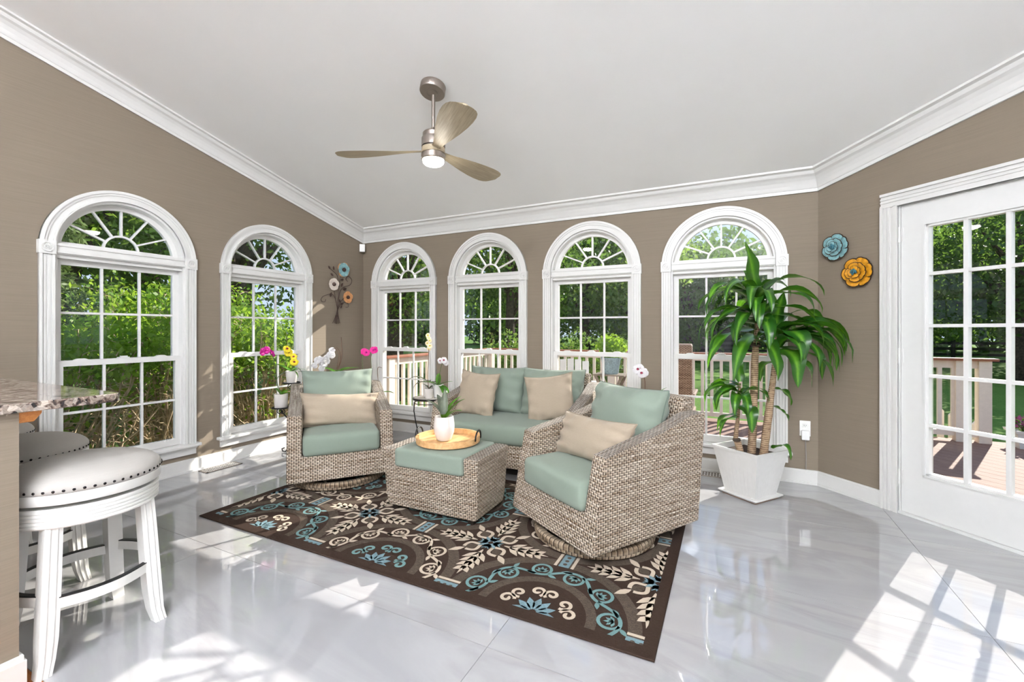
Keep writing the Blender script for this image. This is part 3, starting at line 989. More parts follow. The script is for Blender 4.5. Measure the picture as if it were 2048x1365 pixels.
def make_lounge(name, label, cat, loc, face, width, swivel, group, seeds):
    ang = math.atan2(face[1], face[0]) - math.pi / 2
    t = thing(name, label, cat, loc, ang, group)
    hw = width / 2; ai = hw - .10
    yz = lambda a, b, d_: (d_, a, b)
    for s in (-1, 1):
        d0, d1 = sorted((s * ai, s * hw))
        a = MB().prism(SEAT_PROF, yz, d0, d1).build('arm', 'wicker', t, uv='box', bevel=.012)
        a.data.materials.append(M['wicker_top'])
        for p in a.data.polygons:
            if p.normal.z > .75: p.material_index = 1
    bk = MB().prism([(-.40, .10), (-.465, .70), (-.478, .79), (-.375, .795), (-.27, .42), (-.27, .10)], yz, -ai - .012, ai + .012).build('backrest', 'wicker', t, uv='box', bevel=.014)
    MB().prism([(.40, .09), (.366, .27), (.30, .27), (.30, .09)], yz, -ai - .01, ai + .01).build('front_panel', 'wicker', t, uv='box', bevel=.008)
    MB().box(-ai, ai, -.30, .33, .10, .262).build('seat_deck', 'black_strip', t)
    if swivel:
        rp = [(.305, 0), (.345, 0), (.350, .012), (.350, .040), (.340, .050), (.312, .050), (.305, .040)]
        rg = MB().lathe(rp, 64, (0, .06, .010), closed=True)
        ro = rg.build('base_ring', 'wicker_ring', t, smooth='auto', fix=True)
        uvl = ro.data.uv_layers.new(name='UVMap')
        for p in ro.data.polygons:
            for li in p.loop_indices:
                c = ro.data.vertices[ro.data.loops[li].vertex_index].co
                a = math.atan2(c.y - .06, c.x)
                if p.center.x < 0 and abs(p.center.y - .06) < .03 and a < 0: a += 2 * math.pi
                uvl.data[li].uv = (c.z * .35 + .2, a * .34)
        m = MB().lathe([(.035, .03), (.035, .10)], 16, (0, .06, 0))
        m.box(-.31, .31, .04, .08, .022, .036).box(-.02, .02, -.25, .37, .022, .036)
        m.build('swivel_post', 'dark_metal', t)
    else:
        for sx in (-1, 1):
            for sy in (-.34, .34):
                MB().box(sx * (hw - .05) - .02, sx * (hw - .05) + .02, sy - .02, sy + .02, 0, .10).build('leg', 'dark_metal', t)
    sc_ = rbox(-ai + .004, ai - .004, -.27, .385, .264, .425, .035, 17, .014, seeds[0], .012).build('seat_cushion', 'sage', t, smooth=True)
    nb = 1 if width < 1 else 2
    bw_ = (2 * ai) / nb
    for k in range(nb):
        cx_ = -ai + bw_ * (k + .5)
        bc = pillow_mesh(bw_ * 1.04, .44, .25, 28, .06, seeds[1] + k, .018).build('back_cushion', 'sage', t, smooth=True, loc=(cx_, -.20, .628), rot=(R(-14) * -1, 0, 0))
        pillow_seam(bw_ * 1.04, .44, .004, .06).build('piping', 'sage_seam', bc, smooth=True)
    return t
F_L, F_R = (.773, -.634), (-.544, -.839)
chL = make_lounge('swivel_armchair', 'wicker swivel armchair with sage cushions beside the left wall windows', 'armchair', (-2.883, 2.629, 0.008), F_L, .75, True, 'wicker swivel armchairs around the ottoman', (1, 2))
chR = make_lounge('swivel_armchair', 'wicker swivel armchair with sage cushions in front of the tall potted plant', 'armchair', (-.69, 2.60, 0.008), F_R, .75, True, 'wicker swivel armchairs around the ottoman', (3, 4))
lv = make_lounge('loveseat', 'wicker two-seat loveseat with sage cushions under the back windows', 'loveseat', (-1.717, 3.535, 0), (math.sin(R(2)), -math.cos(R(2))), 1.33, False, None, (5, 7))

def throw_pillow(name, label, host, w, h, t, pos, rot, seed, group):
    bpy.context.view_layer.update()
    mat = Matrix.Translation(host.location) @ Matrix.Rotation(host.rotation_euler.z, 4, 'Z') @ Matrix.Translation(pos) @ Matrix.Rotation(rot[2], 4, 'Z') @ Matrix.Rotation(rot[0], 4, 'X') @ Matrix.Rotation(rot[1], 4, 'Y')
    e = thing(name, label, 'pillow', (0, 0, 0), 0, group)
    e.matrix_world = mat
    p = pillow_mesh(w, h, t, 28, .10, seed, .016).build('cover', 'linen', e, smooth=True)
    pillow_seam(w * 1.012, h * 1.015, .0035, .10).build('seam', 'linen_seam', e, smooth=True)
    return e
throw_pillow('lumbar_pillow', 'oblong beige linen pillow on the armchair by the left windows', chL, .60, .27, .15, (.0, .06, .545), (R(20), R(-3), 0), 21, 'beige linen pillows')
throw_pillow('lumbar_pillow', 'oblong beige linen pillow on the armchair near the tall plant', chR, .60, .27, .15, (.0, .07, .545), (R(22), R(2), 0), 22, 'beige linen pillows')
throw_pillow('throw_pillow', 'square beige pillow at the left end of the loveseat, beside the iron table', lv, .42, .41, .13, (.37, .03, .612), (R(15), R(-3), R(-6)), 23, 'beige linen pillows')
throw_pillow('throw_pillow', 'square beige pillow at the loveseat end nearest the tall plant', lv, .42, .41, .13, (-.33, -.0, .610), (R(16), R(8), R(10)), 24, 'beige linen pillows')

# ---- ottoman
ot = thing('ottoman', 'square wicker ottoman with sage pad in the middle of the rug', 'ottoman', (-1.715, 2.47, 0.008), R(1))
def frust(z0, z1, a0, b0, a1, b1):
    return [(-a0, -b0, z0), (a0, -b0, z0), (a0, b0, z0), (-a0, b0, z0), (-a1, -b1, z1), (a1, -b1, z1), (a1, b1, z1), (-a1, b1, z1)]
BOXF = [(0, 3, 2, 1), (4, 5, 6, 7), (0, 1, 5, 4), (1, 2, 6, 5), (2, 3, 7, 6), (3, 0, 4, 7)]
side = [(.335, .028), (.348, .10), (.362, .41), (.262, .41), (.262, .028)]
for s in (-1, 1):
    b = []
    for yv in (-.215, .215):
        for a, z in side:
            b.append((s * a, yv * (.87 + .13 * min(1, (z - .02) / .35)), z))
    n5 = len(side)
    m = MB().add(b, [tuple(range(n5)), tuple(range(2 * n5 - 1, n5 - 1, -1))] + [(i, (i + 1) % n5, n5 + (i + 1) % n5, n5 + i) for i in range(n5)])
    o = m.build('arm', 'wicker', ot, uv='box', bevel=.010)
    o.data.materials.append(M['wicker_top'])
    for p in o.data.polygons:
        if p.normal.z > .75: p.material_index = 1
MB().add(frust(.028, .30, .27, .187, .27, .208), BOXF).build('body', 'wicker', ot, uv='box', bevel=.008)
rbox(-.262, .262, -.222, .217, .296, .418, .022, 15, .010, 9).build('pad', 'sage', ot, smooth=True)
for sx in (-1, 1):
    for sy in (-1, 1): MB().box(sx * .29 - .02, sx * .29 + .02, sy * .15 - .02, sy * .15 + .02, 0, .03).build('foot', 'dark_metal', ot)

# ---- tray and vase on the ottoman
TRX, TRY, TRZ = -1.72, 2.50, .4365
tr = thing('serving_tray', 'round light wood tray with black loop handles on the ottoman', 'tray', (TRX, TRY, TRZ), R(12))
MB().lathe([(0, 0), (.205, 0), (.215, .006), (.218, .045), (.206, .045), (.202, .012), (0, .012)], 56).build('tray_body', 'tray_wood', tr, smooth='auto')
for s in (-1, 1):
    pts = [(s * (.213 + .004 * math.sin(a)), .055 * math.cos(a), .028 + .062 * math.sin(a) ** .8 if math.sin(a) > 0 else .028) for a in [math.pi * i / 16 for i in range(17)]]
    MB().tube(pts, .0055, 8).build('handle', 'black_iron', tr, smooth=True)

def leaf_blade(base, az, e0, length, width, droop, wave=0.0, fold=.25, n=10, twist=0.0, tip=1.0, shape=.75, clampf=None, seed=0):
    """arching blade: returns MB and per-vertex across values"""
    rr = random.Random(seed)
    p = Vector(base); el = e0; m = MB(); pts = []; us = []
    ph = rr.uniform(0, 6.28)
    for i in range(n + 1):
        f = i / n
        dirv = Vector((math.cos(az) * math.cos(el), math.sin(az) * math.cos(el), math.sin(el)))
        sidev = Vector((-math.sin(az), math.cos(az), 0))
        tw = twist * f
        upv = sidev.cross(dirv) * -1
        upv = dirv.cross(sidev)
        sv = sidev * math.cos(tw) + upv * math.sin(tw)
        nv = dirv.cross(sv)
        w = width * (max(.0, math.sin(math.pi * min(1, (f * .93 + .07)) ** shape)) ** .8) * .5 + .0015
        for a in (-1, -.5, 0, .5, 1):
            q = p + sv * (a * w) + nv * (abs(a) * w * fold)
            q += nv * (wave * w * (abs(a) ** 2) * math.sin(11 * f + ph + (1.5 if a > 0 else 0)))
            if clampf: q = clampf(q)
            pts.append(tuple(q)); us.append(((a + 1) / 2, f))
        p = p + dirv * (length / n)
        el -= droop / n * (0.35 + 1.3 * f)
        el = max(el, R(-88))
    m.grid(pts, 5, n + 1)
    return m, us
def add_leaf(name, mat, parent, *a, **k):
    m, us = leaf_blade(*a, **k)
    o = m.build(name, mat, parent, smooth=True, fix=False)
    uvl = o.data.uv_layers.new(name='UVMap')
    for l in o.data.loops: uvl.data[l.index].uv = us[l.vertex_index]
    return o

vz = thing('potted_orchid', 'white ceramic vase with broad strap leaves standing on the wooden tray', 'potted plant', (TRX - .02, TRY - .02, TRZ + .0125), 0, 'potted orchids')
MB().lathe([(0, 0), (.040, 0), (.052, .010), (.068, .06), (.071, .10), (.066, .145), (.062, .165), (.058, .165), (.060, .13), (0, .12)], 40).build('vase', 'white_pot', vz, smooth='auto')
MB().lathe([(0, .140), (.060, .138)], 20).build('bark_mix', 'moss', vz)
for i, (az, e, L, W, dr, mt) in enumerate(((R(150), 70, .20, .055, .9, 'leaf_orchid_dull'), (R(195), 62, .19, .05, 1.0, 'leaf_orchid_dull'), (R(120), 80, .21, .05, .5, 'leaf_orchid_dull'), (R(20), 58, .21, .06, .75, 'leaf_orchid'), (R(45), 66, .20, .055, .8, 'leaf_orchid'), (R(-12), 40, .19, .05, .8, 'leaf_orchid'), (R(-60), 45, .10, .04, .8, 'leaf_orchid'))):
    add_leaf('leaf', mt, vz, (0, 0, .14), az, R(e), L, W, dr, fold=.35, shape=.9, seed=i)

# ================================================================== RUG
rug = thing('area_rug', 'dark brown rug with blue and cream scroll medallions under the chairs', 'rug', (0, 0, 0))
RX0, RX1, RY0, RY1 = -3.05, -.245, 1.65, 3.12
MB().box(RX0, RX1, RY0, RY1, 0.0005, .007).build('weave', 'rug_brown', rug, bevel=.002)
b_ = MB()
b_.tube([(RX0, RY0, .005), (RX1, RY0, .005), (RX1, RY1, .005), (RX0, RY1, .005)], .0045, 6, closed=True)
b_.build('binding', 'rug_brown', rug)
IX0, IX1, IY0, IY1 = -3.0, -.295, 1.712, 3.06
ZR = .0072
PAT = {k: MB() for k in ('taupe', 'cream', 'blue', 'sky')}
LAYER = {'taupe': 0.0, 'cream': .0003, 'blue': .0003, 'sky': .0006}
def put(col, poly, z=None):
    """clip a convex-ish polygon to the field and lay it on the rug"""
    p = poly
    for a, b, c in ((-1, 0, -IX0), (1, 0, IX1), (0, -1, -IY0), (0, 1, IY1)):
        p = clip_poly(p, a, b, c)
        if len(p) < 3: return
    zz = ZR + LAYER[col] if z is None else z
    PAT[col].add([(x, y, zz) for x, y in p], [tuple(range(len(p)))])
def stroke(col, pts, w, taper=False):
    """ribbon along a polyline"""
    n_ = len(pts)
    nr = []
    for i in range(n_):
        a, b = pts[max(0, i - 1)], pts[min(n_ - 1, i + 1)]
        dx, dy = b[0] - a[0], b[1] - a[1]; L = math.hypot(dx, dy) or 1
        nr.append((-dy / L, dx / L))
    ws = [w * (.5 if not taper else .5 * (1 - .8 * i / (n_ - 1))) for i in range(n_)]
    for i in range(n_ - 1):
        (x0, y0), (x1, y1) = pts[i], pts[i + 1]
        put(col, [(x0 + nr[i][0] * ws[i], y0 + nr[i][1] * ws[i]), (x1 + nr[i + 1][0] * ws[i + 1], y1 + nr[i + 1][1] * ws[i + 1]),
                  (x1 - nr[i + 1][0] * ws[i + 1], y1 - nr[i + 1][1] * ws[i + 1]), (x0 - nr[i][0] * ws[i], y0 - nr[i][1] * ws[i])])
def ring(col, c, r0, r1, n_=72):
    for i in range(n_):
        a, b = 2 * math.pi * i / n_, 2 * math.pi * (i + 1) / n_
        put(col, [(c[0] + r * math.cos(t_), c[1] + r * math.sin(t_)) for r, t_ in ((r0, a), (r1, a), (r1, b), (r0, b))])
def polar(c, r, a): return (c[0] + r * math.cos(a), c[1] + r * math.sin(a))
def petal(col, p, ang, L, W, n_=5):
    """pointed leaf shape"""
    ca, sa = math.cos(ang), math.sin(ang)
    prf = [(0, .12), (.25, .8), (.5, 1), (.75, .6), (1, 0.02)]
    for (f0, w0), (f1, w1) in zip(prf, prf[1:]):
        q = []
        for f, w in ((f0, w0), (f1, w1)):
            q.append((f * L, w * W / 2))
        poly = [q[0], q[1], (q[1][0], -q[1][1]), (q[0][0], -q[0][1])]
        put(col, [(p[0] + x * ca - y * sa, p[1] + x * sa + y * ca) for x, y in poly])
def spiral(col, p, ang, size, w, hand=1, turns=1.35):
    pts = []
    N = 22
    for i in range(N + 1):
        f = i / N
        r = size * (1 - .82 * f); a = ang + hand * (math.pi + turns * 2 * math.pi * f)
        cx_, cy_ = p[0] + size * math.cos(ang), p[1] + size * math.sin(ang)
        pts.append((cx_ + r * math.cos(a), cy_ + r * math.sin(a)))
    stroke(col, pts, w)
def medallion(c, col):
    ring('taupe', c, .392, .448)
    ring('taupe', c, .225, .268)
    other = 'cream' if col == 'blue' else 'blue'
    # scrolling vine between the two bands
    N = 12
    base = R(15)
    amp = .036
    pts = [polar(c, .327 + amp * math.sin(6 * a_), a_) for a_ in [2 * math.pi * i / 144 for i in range(145)]]
    stroke(col, pts, .017)
    for k in range(N):
        a = 2 * math.pi * (k + .5) / N
        out = 1 if k % 2 == 0 else -1
        # loop that closes round a small palmette
        pc = polar(c, .327 - out * .008, a)
        lp = [(pc[0] + .046 * math.cos(q), pc[1] + .046 * math.sin(q)) for q in [a + math.pi * .5 * (1 - out) + R(40) + R(285) * i / 16 for i in range(17)]]
        stroke(col, lp, .015)
        ad = a + (0 if out < 0 else math.pi)
        for da in (-70, -35, 0, 35, 70):
            petal(col, (pc[0] - .018 * math.cos(ad), pc[1] - .018 * math.sin(ad)), ad + R(da), .044 - abs(da) * .00012, .017)
        for da in (-.11, .11):
            petal(col, polar(c, .327 + out * .034, a + da), a + (math.pi / 2 if da > 0 else -math.pi / 2) + out * R(30), .05, .022)
    # heart of the medallion: curls round a rosette
    for k in range(6):
        a = 2 * math.pi * k / 6 + R(30)
        for hnd in (1, -1):
            spiral(other, polar(c, .116, a + hnd * .12), a + hnd * R(35), .036, .016, hnd, 1.15)
    for k in range(12):
        a = 2 * math.pi * k / 12
        petal('sky' if col == 'cream' else 'sky', polar(c, .015, a), a, .085, .038)
    ring('taupe', c, .030, .042, 24)
def star(c):
    for k in range(4):
        a = k * math.pi / 2
        # long feathered leaf
        petal('cream', polar(c, .085, a), a, .26, .046)
        for f in (.12, .17, .22, .27):
            for s in (-1, 1):
                petal('cream', polar(c, f, a), a + s * R(42), .10 - (f - .12) * .25, .034)
        a2 = a + math.pi / 4
        for s in (-1, 1):
            stroke('cream', [polar(c, .06 + .09 * q / 8, a2 + s * (.10 + .30 * math.sin(math.pi * q / 8))) for q in range(9)], .020)
        petal('taupe', polar(c, .075, a2), a2, .085, .055)
        petal('cream', polar(c, .15, a2), a2, .09, .036)
        for s in (-1, 0, 1):
            petal('sky', polar(c, .014, a2 + s * .8), a2 + s * R(24), .062, .024)
            petal('sky', polar(c, .014, a + s * .5), a + s * R(16), .055, .018)
def link(c, ang):
    ca, sa = math.cos(ang), math.sin(ang)
    T = lambda x, y: (c[0] + x * ca - y * sa, c[1] + x * sa + y * ca)
    for y0, y1, col in ((-.052, -.036, 'cream'), (.036, .052, 'cream'), (-.027, .027, 'sky')):
        put(col, [T(-.062, y0), T(.062, y0), T(.062, y1), T(-.062, y1)])
    for q in (-.034, 0, .034):
        n_ = 10
        put('taupe', [T(q + .011 * math.cos(2 * math.pi * i / n_), .011 * math.sin(2 * math.pi * i / n_)) for i in range(n_)], ZR + .0009)
CX, CY = [-2.55, -1.65, -.75], [1.71, 2.61, 3.51]
for i, cx_ in enumerate(CX):
    for j, cy_ in enumerate(CY): medallion((cx_, cy_), 'cream' if (i + j) % 2 else 'blue')
for cx_ in (-3.0, -2.1, -1.2, -.30):
    for cy_ in (2.16, 3.06): star((cx_, cy_))
    for cy_ in CY: link((cx_, cy_), 0)
for cx_ in CX:
    for cy_ in (2.16, 3.06): link((cx_, cy_), math.pi / 2)
for k, nm, mt in (('taupe', 'band_pattern', 'rug_taupe'), ('cream', 'cream_pattern', 'rug_cream'), ('blue', 'blue_pattern', 'rug_blue'), ('sky', 'rosette_pattern', 'rug_sky')):
    o = PAT[k].build(nm, mt, rug, fix=False); o['kind'] = 'stuff'

# ================================================================== CEILING FAN
FX, FY = -1.77, 2.40
fz = ceil_z(FY)
fan = thing('ceiling_fan', 'three-blade ceiling fan with pale wood blades and lit round lamp', 'ceiling fan', (FX, FY, 0))
slope = math.atan(.25)
m = MB().lathe([(0, .0), (.080, .0), (.084, .004), (.084, .050), (.080, .055), (0, .055)], 40)
m.v = [tuple(Matrix.Rotation(math.pi + -slope, 3, 'X') @ Vector(v) + Vector((0, 0, fz))) for v in m.v]
m.build('canopy', 'nickel', fan, smooth='auto')
m = MB().lathe([(.036, .055), (.036, .060), (.022, .064), (.0, .064)], 24)
m.v = [tuple(Matrix.Rotation(math.pi + -slope, 3, 'X') @ Vector(v) + Vector((0, 0, fz))) for v in m.v]
m.build('canopy_collar', 'nickel', fan, smooth='auto')
MB().tube([(0, 0, 2.52), (0, 0, fz - .03)], .0125, 16).build('downrod', 'nickel', fan, smooth='auto')
MB().lathe([(0, 2.545), (.015, 2.545), (.020, 2.53), (.030, 2.515), (.064, 2.512), (.070, 2.505), (.070, 2.478), (.076, 2.474), (.078, 2.468), (.078, 2.418), (0, 2.418)], 40).build('motor_housing', 'nickel', fan, smooth='auto')
MB().lathe([(0, 2.419), (.074, 2.419), (.074, 2.408), (0, 2.408)], 32).build('motor_gap', 'nickel_dark', fan)
hubm = MB().lathe([(0, 2.409), (.076, 2.409), (.078, 2.372), (0, 2.372)], 40); hubm.build('blade_hub', 'blade_wood', fan, smooth='auto')
def blade():
    m = MB(); N = 16; pts = []
    sec = [(.060, .030, 20), (.10, .030, 18), (.16, .038, 15), (.24, .055, 13), (.34, .076, 11), (.44, .092, 9.5), (.52, .099, 9), (.58, .098, 8.5), (.62, .090, 8), (.645, .074, 8), (.660, .050, 8), (.668, .018, 8)]
    for r_, w_, tw in sec:
        for a, th in ((-1, 0), (-.5, .0055), (0, .007), (.5, .0055), (1, 0), (.5, -.0035), (0, -.004), (-.5, -.0035)):
            y = a * w_; zz = th
            t_ = -R(tw)
            pts.append((r_, y * math.cos(t_) - zz * math.sin(t_), 2.390 + y * math.sin(t_) + zz * math.cos(t_)))
    n8 = len(sec)
    fs = [(i * 8 + k, i * 8 + (k + 1) % 8, i * 8 + 8 + (k + 1) % 8, i * 8 + 8 + k) for i in range(n8 - 1) for k in range(8)]
    fs += [tuple(range(8)), tuple(range(n8 * 8 - 1, n8 * 8 - 9, -1))]
    return m.add(pts, fs)
b0 = blade().build('blade', 'blade_wood', fan, smooth='auto', rot=(0, 0, R(80.5)))
share(b0, fan, rot=(0, 0, R(200.5))); share(b0, fan, rot=(0, 0, R(320.5)))
MB().lathe([(0, 2.373), (.072, 2.373), (.072, 2.366), (.080, 2.364), (.080, 2.335), (.074, 2.328), (0, 2.328)], 40).build('lamp_ring', 'nickel', fan, smooth='auto')
MB().lathe([(0, 2.330), (.070, 2.330), (.068, 2.312), (.055, 2.300), (.030, 2.294), (0, 2.292)], 40).build('lamp_lens', 'lamp_glow', fan, smooth=True)

# ---- unseen glowing globes added over the kitchen side to brighten the room
for i, (x, y, lb) in enumerate(((-1.0, -1.7, 'white globe pendant over the kitchen side, nearest the left wall'), (.1, -1.7, 'white globe pendant over the middle of the kitchen side'), (1.2, -1.7, 'white globe pendant over the kitchen side, nearest the door wall'),
                                (-.8, -2.8, 'rear white globe pendant on the left of the kitchen'), (0.7, -2.8, 'rear white globe pendant on the right of the kitchen'))):
    t = thing('fill_globe', lb, 'lamp', (x, y, 0), 0, 'globe pendants over the kitchen')
    cz = ceil_z(y)
    MB().lathe([(0, cz - .035), (.06, cz - .035), (.065, cz - .012), (.065, cz + .01), (0, cz + .01)], 24).build('canopy', 'nickel', t, smooth='auto')
    MB().tube([(0, 0, cz - .03), (0, 0, cz - .10)], .006, 8).build('rod', 'nickel', t, smooth=True)
    pr = [(.14 * math.sin(math.pi * k / 16), cz - .23 - .14 * math.cos(math.pi * k / 16)) for k in range(17)]
    MB().lathe(pr, 28).build('globe', 'fill_glow', t, smooth=True)

# ================================================================== TALL POTTED PLANT
PX, PY = .13, 3.63
dp = thing('potted_dracaena', 'tall potted corn plant with drooping glossy leaves in a white square planter', 'potted plant', (PX, PY, 0))
PR = R(-37)
def sq(z0, h0, z1, h1):
    c = []
    for z, h in ((z0, h0), (z1, h1)):
        for ax, ay in ((-1, -1), (1, -1), (1, 1), (-1, 1)):
            c.append((math.cos(PR) * ax * h - math.sin(PR) * ay * h, math.sin(PR) * ax * h + math.cos(PR) * ay * h, z))
    return c
m = MB().add(sq(.028, .118, .352, .176), [(0, 3, 2, 1), (0, 1, 5, 4), (1, 2, 6, 5), (2, 3, 7, 6), (3, 0, 4, 7)])
m.add(sq(.352, .176, .352, .166), [(0, 1, 5, 4), (1, 2, 6, 5), (2, 3, 7, 6), (3, 0, 4, 7)])
m.add(sq(.352, .166, .300, .158), [(0, 1, 5, 4), (1, 2, 6, 5), (2, 3, 7, 6), (3, 0, 4, 7), (4, 5, 6, 7)])
m.add(sq(.332, .1765, .352, .182), [(0, 1, 5, 4), (1, 2, 6, 5), (2, 3, 7, 6), (3, 0, 4, 7)]); m.add(sq(.352, .182, .352, .176), [(0, 1, 5, 4), (1, 2, 6, 5), (2, 3, 7, 6), (3, 0, 4, 7)])
for k in range(4):          # fine upright ribs on the lower panels
    for q in range(9):
        f = -.8 + 1.6 * q / 8
        def face(h, z, w):
            ax, ay = [(f + w, -1), (1, f + w), (f + w, 1), (-1, f + w)][k]
            return (math.cos(PR) * ax * h - math.sin(PR) * ay * h, math.sin(PR) * ax * h + math.cos(PR) * ay * h, z)
        m.add([face(.1205, .035, -.03), face(.1215, .035, 0), face(.1205, .035, .03), face(.1605, .27, -.025), face(.1615, .27, 0), face(.1605, .27, .025)], [(0, 1, 4, 3), (1, 2, 5, 4)])
m.build('planter', 'planter', dp, fix=False)
m = MB().add(sq(.004, .128, .022, .152), BOXF).add(sq(.022, .152, .030, .154), BOXF)
m.build('saucer', 'planter', dp, bevel=.006)
MB().add(sq(.0, .127, .004, .129), BOXF).build('saucer_base', 'planter_stain', dp)
mg = MB().add(sq(.28, .155, .312, .159), BOXF); mg.build('soil', 'soil', dp)
cr = Vector((math.cos(R(26.3)), math.sin(R(26.3)), 0)); cf = Vector((-math.sin(R(26.3)), math.cos(R(26.3)), 0))
def wp(lat, dep, z): return tuple(cr * lat + cf * dep + Vector((0, 0, z)))
def plant_clamp(q):
    wx, wy = q.x + PX, q.y + PY
    lim = BY - .05
    if wy > lim - .22: wy = lim - .22 + .22 * math.tanh((wy - lim + .22) / .22) * .9
    s_ = (wx - RX) * S2 + (wy - BY) * S2
    if s_ > -.08: wx -= (s_ + .08) * S2; wy -= (s_ + .08) * S2
    return Vector((wx - PX, wy - PY, max(q.z, .05)))
def cane(pts, rs, name='cane'):
    P = [Vector(p) for p in pts]; m = MB()
    fine = []; fr = []
    for i in range(len(P) - 1):
        for k in range(6):
            f = k / 6; fine.append(P[i].lerp(P[i + 1], f)); fr.append((rs[i] * (1 - f) + rs[i + 1] * f) * (1 + .04 * math.sin(i * 9 + k * 2.4)))
    fine.append(P[-1]); fr.append(rs[-1])
    m.tube(fine, fr, 12)
    return m.build(name, 'cane', dp, smooth=True)
cA = cane([wp(.00, -.02, .29), wp(.015, -.02, .62), wp(.035, 0, .98), wp(.05, 0, 1.20), wp(.055, 0, 1.42)], [.028, .026, .024, .017, .012])
cB = cane([wp(.055, -.07, .29), wp(.10, -.06, .60), wp(.135, -.04, .78), wp(.17, -.03, 1.00), wp(.19, -.02, 1.22)], [.027, .026, .020, .017, .012])
cC = cane([wp(-.085, -.05, .29), wp(-.115, -.05, .40), wp(-.13, -.05, .42), wp(-.11, -.05, .60), wp(-.10, -.05, .82)], [.022, .023, .016, .011, .008])
m = MB().lathe([(0, -.012), (.028, -.012), (.034, 0), (.026, .014), (0, .016)], 14, wp(.042, 0, 1.09)); m.build('cut_stub', 'bark', cA, smooth=True)
m = MB().lathe([(0, -.010), (.024, -.010), (.028, 0), (.022, .012), (0, .014)], 14, wp(-.122, -.05, .415)); m.build('cut_stub', 'bark', cC, smooth=True)
# leaf-scar fringe on the two bare leafy stems
for c_, z0, z1, lat0, lat1, dep in ((cB, .74, 1.0, .13, .17, -.035), (cC, .44, .74, -.125, -.10, -.05), (cA, 1.10, 1.40, .045, .055, 0)):
    m = MB()
    for k in range(26):
        f = rnd.random(); z = z0 + (z1 - z0) * f; a = rnd.uniform(0, 6.28)
        o_ = Vector(wp(lat0 + (lat1 - lat0) * f, dep, z)); dv = Vector((math.cos(a), math.sin(a), .5)); sd = Vector((-math.sin(a), math.cos(a), 0))
        b0_ = o_ + Vector((math.cos(a), math.sin(a), 0)) * .012
        m.add([b0_ - sd * .007, b0_ + sd * .007, b0_ + dv * .022], [(0, 1, 2)])
    o_ = m.build('leaf_scars', 'cane', c_, fix=False); o_['kind'] = 'stuff'
# leaves placed as (cane, base lat, base z, direction in picture terms, start elevation, length, width, droop)
random.seed(5)
vaz = math.atan2(cr.y, cr.x)          # azimuth of picture-right
def L(c_, lat, z, azdeg, e, ln, w, dr, dep=0.0):
    add_leaf('leaf', 'dracaena', c_, wp(lat, dep, z), vaz + R(azdeg), R(e), ln, w * 1.45, R(dr * 1.12), wave=.34, fold=.22, n=14, twist=rnd.uniform(-.5, .5), shape=.72, clampf=plant_clamp, seed=rnd.randint(0, 9999))
# crown A (top)
L(cA, .050, 1.45, 190, 80, .40, .075, 10); L(cA, .052, 1.45, 100, 75, .26, .055, 60); L(cA, .055, 1.44, -20, 74, .24, .06, 110)
for az, e, ln, w, dr in ((180, 52, .50, .06, 150), (165, 40, .52, .06, 140), (205, 45, .50, .058, 150), (230, 30, .46, .06, 130), (-8, 46, .56, .07, 125), (-25, 34, .50, .062, 130), (12, 55, .42, .062, 140), (-50, 30, .46, .06, 130), (140, 48, .40, .055, 140), (90, 40, .34, .055, 150), (50, 45, .36, .055, 140), (262, 40, .44, .06, 150)):
    L(cA, .053, 1.42 + rnd.uniform(-.05, .03), az + rnd.uniform(-6, 6), e, ln, w, dr)
for az, e, ln, w, dr in ((185, 28, .50, .06, 110), (172, 15, .46, .062, 120), (215, 20, .42, .06, 120), (245, 25, .42, .065, 140), (-85, 45, .30, .06, 60), (-40, 22, .46, .06, 110), (195, 5, .52, .066, 95), (-12, 18, .44, .06, 110)):
    L(cA, .052, 1.30 + rnd.uniform(-.07, .06), az + rnd.uniform(-6, 6), e, ln, w, dr)
L(cA, .035, 1.20, 200, 0, .56, .07, 85); L(cA, .04, 1.16, 225, -5, .56, .075, 75); L(cA, .05, 1.12, 268, 0, .44, .085, 130)
# crown B (leaning right)
L(cB, .19, 1.24, 80, 78, .28, .06, 40); L(cB, .19, 1.24, -100, 70, .26, .07, 30)
for az, e, ln, w, dr in ((0, 38, .60, .068, 135), (-15, 28, .58, .070, 130), (18, 44, .52, .065, 140), (-32, 32, .54, .07, 140), (-48, 22, .50, .075, 140), (-65, 28, .46, .07, 160), (-5, 12, .56, .066, 115), (-22, 8, .52, .07, 120), (8, 22, .62, .062, 120), (-82, 25, .40, .085, 170), (35, 48, .36, .055, 140), (-38, 5, .46, .07, 110), (200, 40, .30, .05, 140)):
    L(cB, .192, 1.20 + rnd.uniform(-.10, .03), az + rnd.uniform(-5, 5), e, ln, w, dr, -.02)
for az, e, ln, w, dr in ((-3, 30, .62, .06, 150), (-28, 40, .60, .062, 155), (5, 10, .52, .06, 140), (-55, 35, .52, .06, 160)):
    L(cB, .19, 1.12 + rnd.uniform(-.06, .06), az, e, ln, w, dr, -.03)
L(cB, .185, 1.06, -95, 5, .42, .095, 150, -.04); L(cB, .18, 1.02, -60, 0, .36, .07, 120, -.03); L(cB, .17, .98, 100, -10, .26, .05, 110, -.03); L(cB, .14, .78, -10, -5, .20, .045, 110, -.03); L(cB, .12, .66, -10, -20, .17, .05, 60, -.05)
for az, e, ln, w, dr in ((178, 20, .56, .058, 125), (188, 42, .54, .055, 150), (200, 12, .54, .06, 105), (222, 10, .50, .062, 110), (240, 38, .46, .06, 150), (255, 12, .44, .062, 130), (-100, 20, .40, .06, 140), (160, 8, .48, .056, 115)):
    L(cA, .050, 1.33 + rnd.uniform(-.10, .08), az, e, ln, w, dr)
